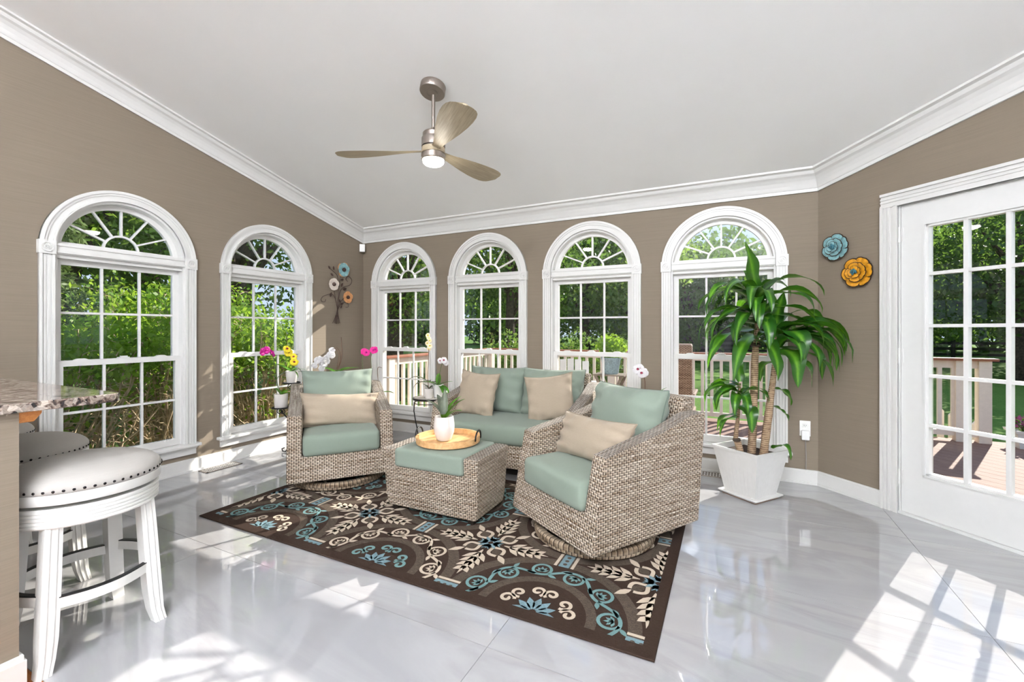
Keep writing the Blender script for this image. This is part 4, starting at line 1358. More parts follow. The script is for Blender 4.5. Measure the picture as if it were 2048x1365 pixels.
for az, e, ln, w, dr in ((-42, 45, .56, .06, 165), (-10, 48, .60, .058, 160), (-70, 15, .44, .065, 140), (-95, 38, .42, .065, 165), (-20, -2, .48, .06, 100)):
    L(cB, .19, 1.14 + rnd.uniform(-.08, .06), az, e, ln, w, dr, -.03)
# crown C (small, low)
L(cC, -.10, .83, 85, 80, .24, .05, 20, -.05)
for az, e, ln, w, dr in ((180, 40, .34, .05, 150), (165, 30, .30, .048, 160), (205, 25, .32, .05, 150), (230, 20, .28, .05, 150), (10, 40, .26, .045, 130), (-30, 35, .24, .045, 140), (260, 20, .26, .05, 160), (190, 8, .30, .046, 120), (150, 20, .24, .045, 150)):
    L(cC, -.10, .78 + rnd.uniform(-.06, .03), az + rnd.uniform(-6, 6), e, ln, w, dr, -.05)
L(cC, -.105, .66, -90, 10, .28, .07, 170, -.06); L(cC, -.11, .60, 170, -5, .22, .04, 110, -.05); L(cC, -.11, .58, 195, 0, .24, .03, 120, -.05)
L(cB, .10, .37, -80, 45, .22, .04, 165, -.12)

# ================================================================== ORCHIDS
def blossom(mb_pet, c, face, r, throat=None, spin=0):
    """five rounded petals and a lip"""
    f = Vector(face).normalized(); a = f.orthogonal().normalized(); b = f.cross(a)
    c = Vector(c)
    for k in range(5):
        th = 2 * math.pi * k / 5 + spin
        d_ = a * math.cos(th) + b * math.sin(th); s_ = f.cross(d_)
        w = r * (.62 if k % 2 else .5)
        pts = []
        for q, (t_, ww, lift) in enumerate(((.05, .2, 0), (.35, .85, .10), (.7, 1, .12), (.95, .55, .02), (1.0, .1, 0))):
            for e in (-1, 0, 1): pts.append(tuple(c + d_ * (r * t_) + s_ * (w * ww * e) + f * (r * (lift - abs(e) * .08) + .001 * k)))
        mb_pet.grid(pts, 3, 5)
    if throat is not None:
        throat.lathe([(0, -.006), (.30 * r, 0), (.2 * r, .3 * r), (0, .35 * r)], 8, tuple(c + f * .12 * r))
def orchid(label, loc, pot, leaves, stems, fmat, group='potted orchids', pmat='white_pot', fr=.034, seed=0, lmat='leaf_orchid', throat='flower_throat'):
    """pot = (bottom radius, top radius, height); stems = [(points, [flower offsets])]"""
    t = thing('potted_orchid', label, 'potted plant', loc, 0, group)
    rb, rt, h = pot
    MB().lathe([(0, 0), (rb, 0), (rb + .003, .004), (rt, h), (rt - .005, h), (rb, h * .82), (0, h * .82)], 28).build('pot', pmat, t, smooth='auto')
    MB().lathe([(0, h * .93), (rt - .006, h * .90)], 16).build('bark_mix', 'moss', t)
    rr = random.Random(seed)
    for i, (az, e, ln, w, dr) in enumerate(leaves):
        add_leaf('leaf', lmat if not isinstance(lmat, (list, tuple)) else lmat[i % len(lmat)], t, (0, 0, h * .9), R(az), R(e), ln, w, R(dr), fold=.3, shape=.85, n=9, seed=seed + i)
    for pts, fls in stems:
        P = [Vector((0, 0, h * .9))] + [Vector(p) for p in pts]
        sm = []
        for i in range(len(P) - 1):
            p0, p1, p2, p3 = P[max(0, i - 1)], P[i], P[i + 1], P[min(len(P) - 1, i + 2)]
            for k in range(5):
                u_ = k / 5
                sm.append(.5 * ((2 * p1) + (p2 - p0) * u_ + (2 * p0 - 5 * p1 + 4 * p2 - p3) * u_ ** 2 + (3 * p1 - p0 - 3 * p2 + p3) * u_ ** 3))
        sm.append(P[-1])
        so = MB().tube(sm, .0032, 6).build('stem', 'stem_brown' if seed % 2 else 'stem_green', t, smooth=True)
        for fp, face in fls:
            mp_, mt_ = MB(), MB()
            blossom(mp_, fp, face, fr * rr.uniform(.9, 1.1), mt_, rr.uniform(0, 1))
            fo = mp_.build('flower', fmat, so, smooth=True, fix=False)
            mt_.build('lip', throat, fo, smooth=True)
    return t
toC = lambda x, y: Vector((-x, -y, .1)).normalized()
def face_cam(x, y, dz=0.0, tilt=0.0):
    v = Vector((-x, -y, 0)).normalized()
    v = Matrix.Rotation(tilt, 3, 'Z') @ v
    return (v.x, v.y, dz)
LAT = lambda l, d=0: cr * l + cf * d        # picture-right offset

# ---- tiered plant stand behind the left armchair
ps = thing('plant_stand', 'black wrought iron tiered plant stand between the left armchair and the wall', 'plant stand', (-3.72, 2.95, 0))
def disc(parent, x, y, z, r=.075):
    return MB().lathe([(0, 0), (r - .006, 0), (r, .004), (r, .012), (r - .006, .014), (r - .008, .006), (0, .006)], 28, (x, y, z - .007)).build('shelf', 'black_iron', parent, smooth='auto')
SHELF = {'yellow': (-.06, -.086, .69), 'magenta': (-.03, -.22, .475), 'white': (-.04, .43, .60)}
for k, (x, y, z) in SHELF.items(): disc(ps, x, y, z, .08 if k != 'white' else .095)
def scroll(parent, org, dirv, r0, n_=22, turns=1.4, w=.0045, flip=1):
    pts = []
    for i in range(n_ + 1):
        f = i / n_; a = 2 * math.pi * turns * f * flip; r_ = r0 * (1 - .85 * f)
        pts.append(Vector(org) + Vector(dirv) * (r_ * math.sin(a) + 0) + Vector((0, 0, r_ * math.cos(a) - r0)))
    return MB().tube(pts, w, 6).build('scroll', 'black_iron', parent, smooth=True)
for k, (x, y, z) in SHELF.items():
    MB().tube([(x, y, z - .006), (x, y, z - .03), (x * .5, y * .5, max(.30, z - .22)), (0, 0, .30)], .006, 8).build('arm', 'black_iron', ps, smooth=True)
    dv = Vector((cr.x, cr.y, 0)); scroll(ps, (x + .02, y, z - .012), dv, .026)
    scroll(ps, (x - .02, y, z - .012), dv * -1, .026)
MB().tube([(0, 0, 0.02), (0, 0, .31)], .008, 8).build('post', 'black_iron', ps, smooth=True)
for k in range(3):
    a = R(-40 + 120 * k); c_, s_ = math.cos(a), math.sin(a)
    MB().tube([(0, 0, .26), (.09 * c_, .09 * s_, .20), (.15 * c_, .15 * s_, .06), (.19 * c_, .19 * s_, .007), (.22 * c_, .22 * s_, .012), (.225 * c_, .225 * s_, .035), (.20 * c_, .20 * s_, .045)], .006, 8).build('leg', 'black_iron', ps, smooth=True)
B = Vector((-3.72, 2.95, 0))
def at_shelf(k): x, y, z = SHELF[k]; return (B.x + x, B.y + y, z)
p = at_shelf('yellow')
orchid('yellow orchid in a white pot on the upper shelf behind the armchair', p, (.040, .056, .115),
       [(120, 20, .17, .04, 40), (205, 35, .24, .045, 60), (250, 0, .16, .035, 95), (30, 10, .16, .018, 80), (60, 30, .18, .012, 140), (-10, 15, .15, .012, 130), (10, 45, .14, .012, 150)],
       [([LAT(.01) + Vector((0, 0, .18)), LAT(.005) + Vector((0, 0, .27))], [(LAT(-.03) + Vector((0, 0, .29)), face_cam(p[0], p[1], .1, .2)), (LAT(.02) + Vector((0, 0, .25)), face_cam(p[0], p[1], .0, -.3)), (LAT(.03, -.01) + Vector((0, 0, .20)), face_cam(p[0], p[1], -.2)), (LAT(-.035, -.02) + Vector((0, 0, .325)), face_cam(p[0], p[1], .4, .4))])],
       'flower_yellow', seed=2, fr=.036, lmat=('leaf_orchid', 'leaf_orchid', 'leaf_orchid_dull', 'leaf_orchid_dull'))
p = at_shelf('magenta')
orchid('magenta orchid in a white pot on the lower shelf beside the window', p, (.052, .060, .128),
       [(200, 60, .10, .04, 60), (20, 25, .13, .04, 70), (100, 30, .14, .035, 60)],
       [([LAT(-.03) + Vector((0, 0, .20)), LAT(-.05) + Vector((0, 0, .36)), LAT(-.08) + Vector((0, 0, .48)), LAT(-.105) + Vector((0, 0, .52))],
         [(LAT(-.135) + Vector((0, 0, .535)), face_cam(p[0], p[1], -.1, .5)), (LAT(-.17) + Vector((0, 0, .52)), face_cam(p[0], p[1], -.1, .9)), (LAT(-.08) + Vector((0, 0, .505)), face_cam(p[0], p[1], -.3, -1.0))])],
       'flower_magenta', seed=4, fr=.040, throat='flower_pink')
p = at_shelf('white')
wf = []
for k in range(15):
    f = k / 14
    q = LAT(-.045 - .13 * f + .03 * math.sin(k * 2.1), -.03 * (k % 3)) + Vector((0, 0, .345 - .13 * f + .035 * math.cos(k * 1.7)))
    wf.append((q, face_cam(p[0], p[1], rnd.uniform(-.3, .3), rnd.uniform(-.5, .7))))
orchid('white orchid with a dense arching spray in a wide pot by the corner', p, (.07, .085, .155),
       [(200, 30, .22, .06, 70), (25, 22, .26, .065, 30), (330, 30, .24, .03, 110), (160, 20, .22, .035, 120), (70, 30, .2, .05, 60)],
       [([LAT(.02) + Vector((0, 0, .25)), LAT(.03) + Vector((0, 0, .34)), LAT(-.02) + Vector((0, 0, .40)), LAT(-.10) + Vector((0, 0, .33)), LAT(-.17) + Vector((0, 0, .22))], wf),
        ([LAT(.06) + Vector((0, 0, .30)), LAT(.055) + Vector((0, 0, .52))], []), ([LAT(.04) + Vector((0, 0, .25)), LAT(.045) + Vector((0, 0, .36)), LAT(-.0) + Vector((0, 0, .42))], [])],
       'flower_white', seed=7, fr=.036, throat='flower_white')

# ---- round iron tables
def iron_table(name, label, loc, r, h, legs=3, a0=0.0, top='tabletop', group='black iron plant tables'):
    t = thing(name, label, 'side table', loc, 0, group)
    MB().lathe([(0, h - .012), (r - .006, h - .012), (r - .006, h - .001), (0, h - .001)], 40).build('tabletop', top if top in M else 'planter', t, smooth='auto')
    MB().lathe([(r - .008, h - .018), (r, h - .018), (r + .002, h - .010), (r, h + .001), (r - .008, h + .001)], 40, closed=True).build('rim', 'black_iron', t, smooth='auto')
    for k in range(legs):
        a = a0 + 2 * math.pi * k / legs; c_, s_ = math.cos(a), math.sin(a)
        pr = [(r * .88, h - .018), (r * .97, h - .07), (r * .99, h - .14), (r * .90, h - .23), (r * .78, h - .32), (r * .72, h * .25), (r * .78, .05), (r * .92, .006), (r * 1.02, .012), (r * 1.04, .035), (r * .98, .048)]
        MB().tube([(q * c_, q * s_, z) for q, z in pr], .0055, 8).build('leg', 'black_iron', t, smooth=True)
    MB().tube([(r * .93 * math.cos(2 * math.pi * k / 40), r * .93 * math.sin(2 * math.pi * k / 40), h - .05) for k in range(40)], .004, 6, closed=True).build('hoop', 'black_iron', t, smooth=True)
    MB().tube([(r * .73 * math.cos(2 * math.pi * k / 40), r * .73 * math.sin(2 * math.pi * k / 40), h * .28) for k in range(40)], .004, 6, closed=True).build('hoop', 'black_iron', t, smooth=True)
    return t
plain('tile_top', (196, 192, 184), 0.25, var=0.08)
STX, STY, STZ = -2.70, 3.60, .522
iron_table('side_table', 'small round black iron table holding three orchids left of the loveseat', (STX, STY, 0), .165, STZ, 3, R(200), 'tile_top')
o3 = Vector((STX, STY, STZ + .0015))
q = o3 + LAT(-.022, .055)
orchid('grey-leaved orchid in a white pot at the back of the iron table', tuple(q), (.050, .058, .150), [(205, 40, .26, .05, 130), (215, 15, .20, .05, 140), (120, 25, .14, .04, 90), (20, 15, .16, .05, 80)], [], 'flower_cream', seed=11, lmat='leaf_orchid_dull')
q = o3 + LAT(.005, -.07)
cf_ = [(LAT(.0 + .015 * math.sin(k * 2.4), -.01 * (k % 2)) + Vector((0, 0, .49 + .026 * k)), face_cam(q.x, q.y, rnd.uniform(-.2, .4), rnd.uniform(-.7, .7))) for k in range(6)]
orchid('small pot with a tall cream orchid stem at the front of the iron table', tuple(q), (.034, .046, .098), [(210, 55, .10, .03, 60), (60, 40, .12, .03, 50), (0, 60, .10, .012, 120), (150, 50, .10, .012, 120)],
       [([LAT(-.012) + Vector((0, 0, .2)), LAT(-.006) + Vector((0, 0, .35)), LAT(.0) + Vector((0, 0, .47)), LAT(-.004) + Vector((0, 0, .60))], cf_)], 'flower_cream', seed=13, fr=.026, lmat='leaf_orchid_dull', throat='flower_yellow')
q = o3 + LAT(.085, -.01)
orchid('pale pot with a white moth orchid on the iron table, beside the loveseat arm', tuple(q), (.042, .060, .130), [(120, 65, .16, .05, 60), (10, 25, .17, .04, 30), (-10, 0, .20, .055, 120), (215, 30, .17, .045, 60), (330, 10, .15, .05, 140)],
       [([LAT(.01) + Vector((0, 0, .2)), LAT(.03) + Vector((0, 0, .30)), LAT(.05) + Vector((0, 0, .355))], [(LAT(.02) + Vector((0, 0, .365)), face_cam(q.x, q.y, .1, .6)), (LAT(.06, -.01) + Vector((0, 0, .37)), face_cam(q.x, q.y, .1, -.2)), (LAT(.075, .02) + Vector((0, 0, .345)), face_cam(q.x, q.y, 0, -.6))])],
       'flower_white', pmat='planter', seed=14, fr=.034)
iron_table('side_table', 'low round black iron table tucked in the corner behind the left armchair', (-3.50, 3.62, 0), .17, .42, 3, R(30), 'tile_top')
q = Vector((-3.56, 3.60, .4215))
orchid('hot pink orchid standing in the corner behind the left armchair', tuple(q), (.05, .062, .13), [(200, 30, .18, .05, 60), (20, 25, .18, .05, 60), (90, 40, .15, .05, 50)],
       [([LAT(-.03) + Vector((0, 0, .35)), LAT(-.03) + Vector((0, 0, .50)), LAT(.02) + Vector((0, 0, .555))], [(LAT(-.015) + Vector((0, 0, .54)), face_cam(q.x, q.y, 0, .3)), (LAT(.015, -.02) + Vector((0, 0, .53)), face_cam(q.x, q.y, 0, .0))]),
        ([LAT(.06) + Vector((0, 0, .30)), LAT(.06) + Vector((0, 0, .48)), LAT(.09) + Vector((0, 0, .565))], [(LAT(.085) + Vector((0, 0, .555)), face_cam(q.x, q.y, 0, -.2)), (LAT(.11) + Vector((0, 0, .56)), face_cam(q.x, q.y, 0, -.9))])],
       'flower_pink', seed=16, fr=.040, throat='flower_magenta')
q = Vector((-3.42, 3.66, .4215))
orchid('flowerless orchid with one drooping leaf right of the pink orchid', tuple(q), (.04, .05, .10), [(20, 12, .17, .05, 40), (200, 30, .12, .04, 50)], [([LAT(-.01) + Vector((0, 0, .20)), LAT(-.015) + Vector((0, 0, .36)), LAT(.03) + Vector((0, 0, .365))], [])], 'flower_pink', seed=17)
iron_table('side_table', 'small round black iron table hidden behind the right armchair', (-.60, 3.76, 0), .15, .42, 3, R(10), 'tile_top', )
q = Vector((-.62, 3.76, .4215))
orchid('white moth orchid spray rising behind the right armchair', tuple(q), (.05, .06, .12), [(200, 30, .15, .05, 60), (20, 62, .26, .04, 40), (90, 25, .15, .05, 60)],
       [([LAT(-.01) + Vector((0, 0, .26)), LAT(-.015) + Vector((0, 0, .37)), LAT(-.05) + Vector((0, 0, .44)), LAT(-.11) + Vector((0, 0, .46))],
         [(LAT(-.075, -.01) + Vector((0, 0, .45)), face_cam(q.x, q.y, .1, .3)), (LAT(-.045, -.02) + Vector((0, 0, .42)), face_cam(q.x, q.y, 0, -.1)), (LAT(-.02, -.01) + Vector((0, 0, .425)), face_cam(q.x, q.y, 0, -.5)), (LAT(-.055, .0) + Vector((0, 0, .46)), face_cam(q.x, q.y, .2, .2))])],
       'flower_white', seed=19, fr=.040)

# ================================================================== WALL ART
def metal_flower(label, s_, z, mat, centre, rad, spin):
    t = thing('metal_flower', label, 'wall decor', (RX + s_ * S2, BY - s_ * S2, z), R(-45), 'metal flowers on the slanted wall')
    n_all = 0
    for ri, (rr_, npt, y0, cup) in enumerate(((1.0, 6, -.016, .015), (.66, 5, -.030, .016), (.40, 4, -.044, .014))):
        for k in range(npt):
            a = spin + 2 * math.pi * (k + .5 * ri) / npt
            for lay, (sc_, dy, mt) in enumerate(((1.0, 0, 'art_edge'), (.86, -.0022, mat))):
                m = MB(); pts = []
                W = rad * rr_ * (.47 if npt == 6 else .54 if npt == 5 else .62)
                rows = ((.16, .40), (.40, .75), (.62, 1.0), (.80, 1.0), (.93, .74), (1.0, .36))
                for f, w in rows:
                    ff = .16 + (f - .16) * (1 if lay == 0 else .90) + (0 if lay == 0 else .02)
                    for e in (-1, -.5, 0, .5, 1):
                        r_ = rad * rr_ * ff; tx = W * w * e * (1 if lay == 0 else .86)
                        x = r_ * math.cos(a) - tx * math.sin(a); zz = r_ * math.sin(a) + tx * math.cos(a)
                        y = y0 - cup * (f ** 2) - .010 * (1 - e * e) * .5 + dy + .004 * (k % 2) * (1 if npt > 4 else 0) + .0005 * k
                        pts.append((x, y, zz))
                m.grid(pts, 5, len(rows))
                if lay == 0: po = m.build('petal', mt, t, smooth=True, fix=False)
                else: m.build('petal_enamel', mt, po, smooth=True, fix=False)
    m = MB()
    for k in range(14):
        a = rnd.uniform(0, 6.28); r_ = rad * .17 * math.sqrt(rnd.random())
        c = Vector((r_ * math.cos(a), -.058 - .006 * rnd.random(), r_ * math.sin(a)))
        m.lathe([(0, -.008), (.007, -.004), (.007, .004), (0, .008)], 6, tuple(c))
    m.build('stamens', centre, t, smooth=True)['kind'] = 'stuff'
    MB().lathe([(0, 0), (.016, 0), (.016, .03), (0, .03)], 12, (0, -.03, 0), 'Y').build('mount', 'art_edge', t)
    return t
metal_flower('teal blue enamelled metal flower on the slanted wall, upper one', .147, 1.81, 'art_blue', 'art_teal', .100, R(20))
metal_flower('mustard yellow enamelled metal flower beside the door frame, lower one', .300, 1.607, 'art_mustard', 'art_teal', .108, R(5))

# metal bouquet on the left wall; local x runs towards the corner, local y into the wall
bq = thing('metal_bouquet', 'metal flower bouquet sculpture with scroll stems on the wall by the corner', 'wall decor', (LX, 3.66, 0), R(90))
def bqp(px, py):        # picture offsets (pixels) to wall coordinates
    d_ = Vector((math.sin(R(26.3)), 0))
    return px, py
def wallpt(px, py):
    f_ = 882.0
    rx = -math.sin(R(26.3)) + math.cos(R(26.3)) * (px - 1024) / f_
    ry = math.cos(R(26.3)) + math.sin(R(26.3)) * (px - 1024) / f_
    t_ = (LX + .03) / rx
    return (ry * t_ - 3.66, 1.2 + (660 - py) / f_ * t_)
def wstem(pp, r=.0030, y=-.018, nm='stem'):
    P = [wallpt(*a) for a in pp]
    sm = []
    for i in range(len(P) - 1):
        p0, p1, p2, p3 = [Vector(P[max(0, min(len(P) - 1, i + k))]) for k in (-1, 0, 1, 2)]
        for k in range(6):
            u_ = k / 6; q_ = .5 * ((2 * p1) + (p2 - p0) * u_ + (2 * p0 - 5 * p1 + 4 * p2 - p3) * u_ ** 2 + (3 * p1 - p0 - 3 * p2 + p3) * u_ ** 3)
            sm.append((q_.x, y, q_.y))
    sm.append((P[-1][0], y, P[-1][1]))
    return MB().tube(sm, r, 7).build(nm, 'art_leaf', bq, smooth=True)
wstem([(667, 647), (676, 620), (668, 590), (650, 594 - 2), (644, 598), (645, 603), (651, 604), (653, 599)], .0032)
wstem([(671, 647), (676, 618), (678, 590), (681, 560), (686, 540)], .003)
wstem([(675, 648), (676, 620), (672, 596), (668, 570)], .003)
wstem([(681, 647), (677, 620), (683, 604), (692, 594)], .003)
wstem([(678, 648), (677, 612), (681, 585), (690, 574), (702, 570), (705, 560), (698, 553), (693, 558), (697, 564)], .003)
wstem([(673, 648), (678, 618), (688, 606), (697, 607), (698, 614), (693, 615)], .003)
wstem([(678, 570), (676, 552), (668, 543), (662, 538)], .003)
def wflower(px, py, r_px, mat, backm, npet=6):
    x, z = wallpt(px, py); r_ = r_px * .0062
    for lay, (nm, mt, rr_, y, sp) in enumerate((('back_petal', backm, 1.12, -.026, .5), ('petal', mat, 1.0, -.034, 0))):
        for k in range(npet if lay else 4):
            n_ = npet if lay else 4
            if lay == 0 and backm == mat: continue
            a = 2 * math.pi * (k + sp) / n_ + .3
            m = MB(); pts = []
            for f, w in ((.12, .3), (.45, .85), (.75, 1.0), (.92, .7), (1.0, .2)):
                for e in (-1, 0, 1):
                    rr2 = r_ * rr_ * f; tx = r_ * .52 * w * e
                    pts.append((x + rr2 * math.cos(a) - tx * math.sin(a), y - .012 * f + .005 * abs(e) + .001 * k, z + rr2 * math.sin(a) + tx * math.cos(a)))
            m.grid(pts, 3, 5); m.build(nm, mt, bq, smooth=True, fix=False)
    MB().lathe([(0, -.02), (r_ * .18, -.018), (r_ * .30, -.008), (r_ * .30, .006), (0, .012)], 14, (x, -.040, z), 'Y').build('flower_centre', 'art_leaf', bq, smooth=True)
wflower(687, 540, 13, 'art_blue', 'art_orange'); wflower(667, 569, 11.5, 'art_cream', 'art_cream'); wflower(695, 595, 11.5, 'art_orange', 'art_orange', 5)
for px, py, a, ln in ((662, 539, 130, 9), (669, 541, 100, 9), (668, 552, 150, 9), (682, 560, 10, 9), (683, 574, 60, 10), (686, 580, 20, 12), (664, 585, 250, 11), (688, 607, 200, 10), (685, 611, 240, 8), (681, 606, 100, 8)):
    x, z = wallpt(px, py); L_ = ln * .0053; m = MB(); pts = []
    for f, w in ((0, .05), (.3, .8), (.6, 1), (.85, .6), (1, .05)):
        for e in (-1, 0, 1):
            tx = L_ * .28 * w * e; r_ = L_ * f
            pts.append((x + r_ * math.cos(R(a)) - tx * math.sin(R(a)), -.022 - .004 * (1 - abs(e)), z + r_ * math.sin(R(a)) + tx * math.cos(R(a))))
    m.grid(pts, 3, 5); m.build('leaf', 'art_leaf', bq, smooth=True, fix=False)
MB().box(wallpt(676, 640)[0] - .012, wallpt(676, 640)[0] + .012, -.022, 0, wallpt(676, 632)[1] - .004, wallpt(676, 632)[1] + .004).build('bracket', 'art_leaf', bq)

# ================================================================== SMALL FIXTURES
mt_ = thing('motion_sensor', 'small white motion sensor box high in the back corner', 'sensor', (LX + .045, BY - .045, 2.155), R(-45 + 180))
MB().box(-.028, .028, -.02, .045, 0, .095).build('housing', 'outlet', mt_, bevel=.006)
MB().box(-.020, .020, -.021, -.010, .012, .050).build('lens', 'trim', mt_, bevel=.003)
ou = thing('wall_outlet', 'white wall outlet plate low between the plant and the corner', 'outlet', (.525, BY, .43))
MB().box(-.036, .036, -.006, 0, -.06, .06).build('cover_plate', 'outlet', ou, bevel=.003)
for z in (.022, -.022):
    s_ = MB().box(-.017, .017, -.009, -.004, z - .015, z + .015).build('socket', 'outlet', ou, bevel=.003)
    MB().box(-.008, -.005, -.0096, -.008, z - .002, z + .007).box(.005, .008, -.0096, -.008, z - .002, z + .007).box(-.002, .002, -.0096, -.008, z - .010, z - .006).build('slot', 'black_strip', s_)
pa = thing('plug_adapter', 'white plug-in power adapter with thin cord hanging from the outlet', 'adapter', (.525, BY, .43))
MB().box(-.026, .026, -.042, -.0095, -.085, -.012).build('housing', 'outlet', pa, bevel=.005)
pts = [(0, -.026, -.083), (.002, -.024, -.14), (.006, -.018, -.22), (.004, -.016, -.30), (.004, -.020, -.318)]
MB().tube(pts, .0022, 6).build('cord', 'cord', pa, smooth=True)
def vent(label, loc, rz, Lx=.30, Wy=.125):
    t = thing('floor_vent', label, 'floor vent', loc, rz, 'metal floor vents along the windows')
    m = MB()
    a, b = Lx / 2, Wy / 2
    m.box(-a, a, -b, -b + .016, 0.0005, .005).box(-a, a, b - .016, b, .0005, .005).box(-a, -a + .016, -b, b, .0005, .005).box(a - .016, a, -b, b, .0005, .005)
    m.build('frame', 'nickel', t)
    MB().box(-a + .01, a - .01, -b + .01, b - .01, .0004, .0012).build('duct', 'black_strip', t)
    n_ = 12
    for k in range(n_):
        x = -a + .016 + (Lx - .032) * (k + .5) / n_
        MB().box(x - .006, x + .006, -b + .014, b - .014, .001, .0042, None).build('slat', 'planter', t)
    MB().box(-a + .01, a - .01, -.005, .005, .0012, .0046).box(-a + .01, a - .01, -.030, -.024, .0012, .0046).box(-a + .01, a - .01, .024, .030, .0012, .0046).build('crossbar', 'nickel', t)
vent('metal floor vent by the baseboard between the two left windows', (-3.975, 2.32, 0), R(90))
vent('metal floor vent below the back window behind the right armchair', (-.20, 4.0, 0), 0)

# ================================================================== OUTDOORS
GZ = -.75
DZ = -.12
lawn = MB()
lawn.add([(-70, -25, GZ), (70, -25, GZ), (70, 110, GZ), (-70, 110, GZ)], [(0, 1, 2, 3)])
tag(lawn.build('lawn', 'lawn', fix=False), 'wide green lawn around the house beyond the deck', 'lawn', kind='structure')

# ---- deck
dk = MB().box(-3.98, 4.6, 4.26, 7.20, DZ - .16, DZ - .03).build('deck', 'cap_wood')
tag(dk, 'reddish wood deck boards outside the glazed door and back windows', 'deck', kind='structure')
y = 4.26
while y < 7.15:
    MB().box(-3.98, RX + .6, y, y + .136, DZ - .03, DZ).build('board', 'deck_wood', dk); y += .141
c0 = RX + BY + .21
k = 0
while True:
    off = c0 + k * .141 * math.sqrt(2)
    poly = [(-20, off + 20), (20 + off, -20), (20 + off + .136 * S2, -20 + .136 * S2), (-20 + .136 * S2, off + 20 + .136 * S2)]
    for a, b, c in ((-1, 0, -(RX + .605)), (1, 0, 4.6), (0, 1, 7.18), (0, -1, -1.6)): 
        poly = clip_poly(poly, a, b, c)
        if len(poly) < 3: break
    if off > 12.0: break
    if len(poly) >= 3: MB().prism(poly, FLAT, DZ - .03, DZ).build('board', 'deck_wood', dk)
    k += 1

# ---- railings
def railing(label, a, b, posts, group='white deck railings'):
    a, b = Vector(a), Vector(b); L_ = (b - a).length
    t = thing('deck_railing', label, 'railing', (a.x, a.y, DZ), math.atan2(b.y - a.y, b.x - a.x), group)
    H = .985
    MB().box(-.06, L_ + .06, -.075, .075, H - .03, H).build('rail_cap', 'cap_wood', t, bevel=.004)
    MB().box(0, L_, -.02, .02, H - .12, H - .03).build('top_rail', 'rail_paint', t)
    MB().box(0, L_, -.02, .02, .06, .12).build('bottom_rail', 'rail_paint', t)
    n_ = int(L_ / .125)
    b0_ = None
    for i in range(n_):
        x = (i + .5) * L_ / n_
        if b0_ is None: b0_ = MB().box(-.02, .02, -.018, .018, .12, H - .12).build('baluster', 'rail_paint', t, loc=(x, 0, 0))
        else: share(b0_, t, (x, 0, 0))
    p0 = None
    for x in posts:
        if p0 is None: p0 = MB().box(-.055, .055, -.055, .055, 0, H - .03).build('post', 'rail_paint', t, loc=(x, 0, 0))
        else: share(p0, t, (x, 0, 0))
railing('white deck side railing seen through the corner window', (-3.92, 4.32), (-3.92, 7.05), (.05, 2.73))
railing('long white back railing of the deck with reddish cap', (-3.80, 7.05), (2.70, 7.05), (2.1, 4.3, 6.25, 6.45))

# ---- stair rail beyond the deck
sr = thing('stair_railing', 'white picket stair rail descending to the lawn beyond the deck', 'railing', (1.9, 7.6, GZ))
for k in range(9):
    MB().box(-.03 + k * .11, .03 + k * .11, -.02, .02, 0, .95 - k * .05 + .2).prism([(-.03 + k * .11, 1.15 - k * .05), (.03 + k * .11, 1.15 - k * .05), (k * .11, 1.19 - k * .05)], lambda a, b, d_: (a, d_, b), -.02, .02).build('picket', 'rail_paint', sr)
MB().prism([(-1.2, .15), (-.3, .95), (-.3, 1.10), (-1.2, .30)], lambda a, b, d_: (a, d_, b), .05, .10).build('stringer', 'cap_wood', sr)

# ---- outdoor furniture and pots
def trough(label, loc, L_, W_, H_, rz=0, mat='rail_paint'):
    t = thing('planter_box', label, 'planter', loc, rz, 'planters on the deck')
    m = MB().add(frust(0, H_, L_ * .42, W_ * .40, L_ * .5, W_ * .5), [BOXF[0]] + BOXF[2:]).add(frust(H_ - .03, H_, L_ * .52, W_ * .53, L_ * .54, W_ * .55), BOXF[2:])
    m.add([(-L_ * .5, -W_ * .5, H_ - .03), (L_ * .5, -W_ * .5, H_ - .03), (L_ * .5, W_ * .5, H_ - .03), (-L_ * .5, W_ * .5, H_ - .03)], [(0, 1, 2, 3)])
    m.build('box', mat, t, fix=False)
    return t
trough('cream rectangular planter box resting on the railing cap', (1.72, 7.05, DZ + .985), .62, .22, .22)

def leaf_cloud(cent, size, r, aspect=.55, flat=0.0):
    """diamond leaves at the given centres"""
    n_ = len(cent)
    d = r.normal(size=(n_, 3)); d[:, 2] = d[:, 2] * (1 - flat) - .25; d /= np.linalg.norm(d, axis=1)[:, None]
    e = r.normal(size=(n_, 3)); e -= d * (e * d).sum(1)[:, None]; e /= np.linalg.norm(e, axis=1)[:, None]
    s = size * r.uniform(.6, 1.25, size=(n_, 1))
    v = np.stack([cent - d * s * .5, cent + e * s * aspect * .5, cent + d * s * .5, cent - e * s * aspect * .5], 1).reshape(-1, 3)
    f = np.arange(n_ * 4).reshape(-1, 4)
    return v, f
def blob(r, n_, c, rad, shell=.5):
    p = r.normal(size=(n_, 3)); p /= np.linalg.norm(p, axis=1)[:, None]
    rr = (shell + (1 - shell) * r.random((n_, 1)) ** .5)
    return np.asarray(c) + p * rr * np.asarray(rad)
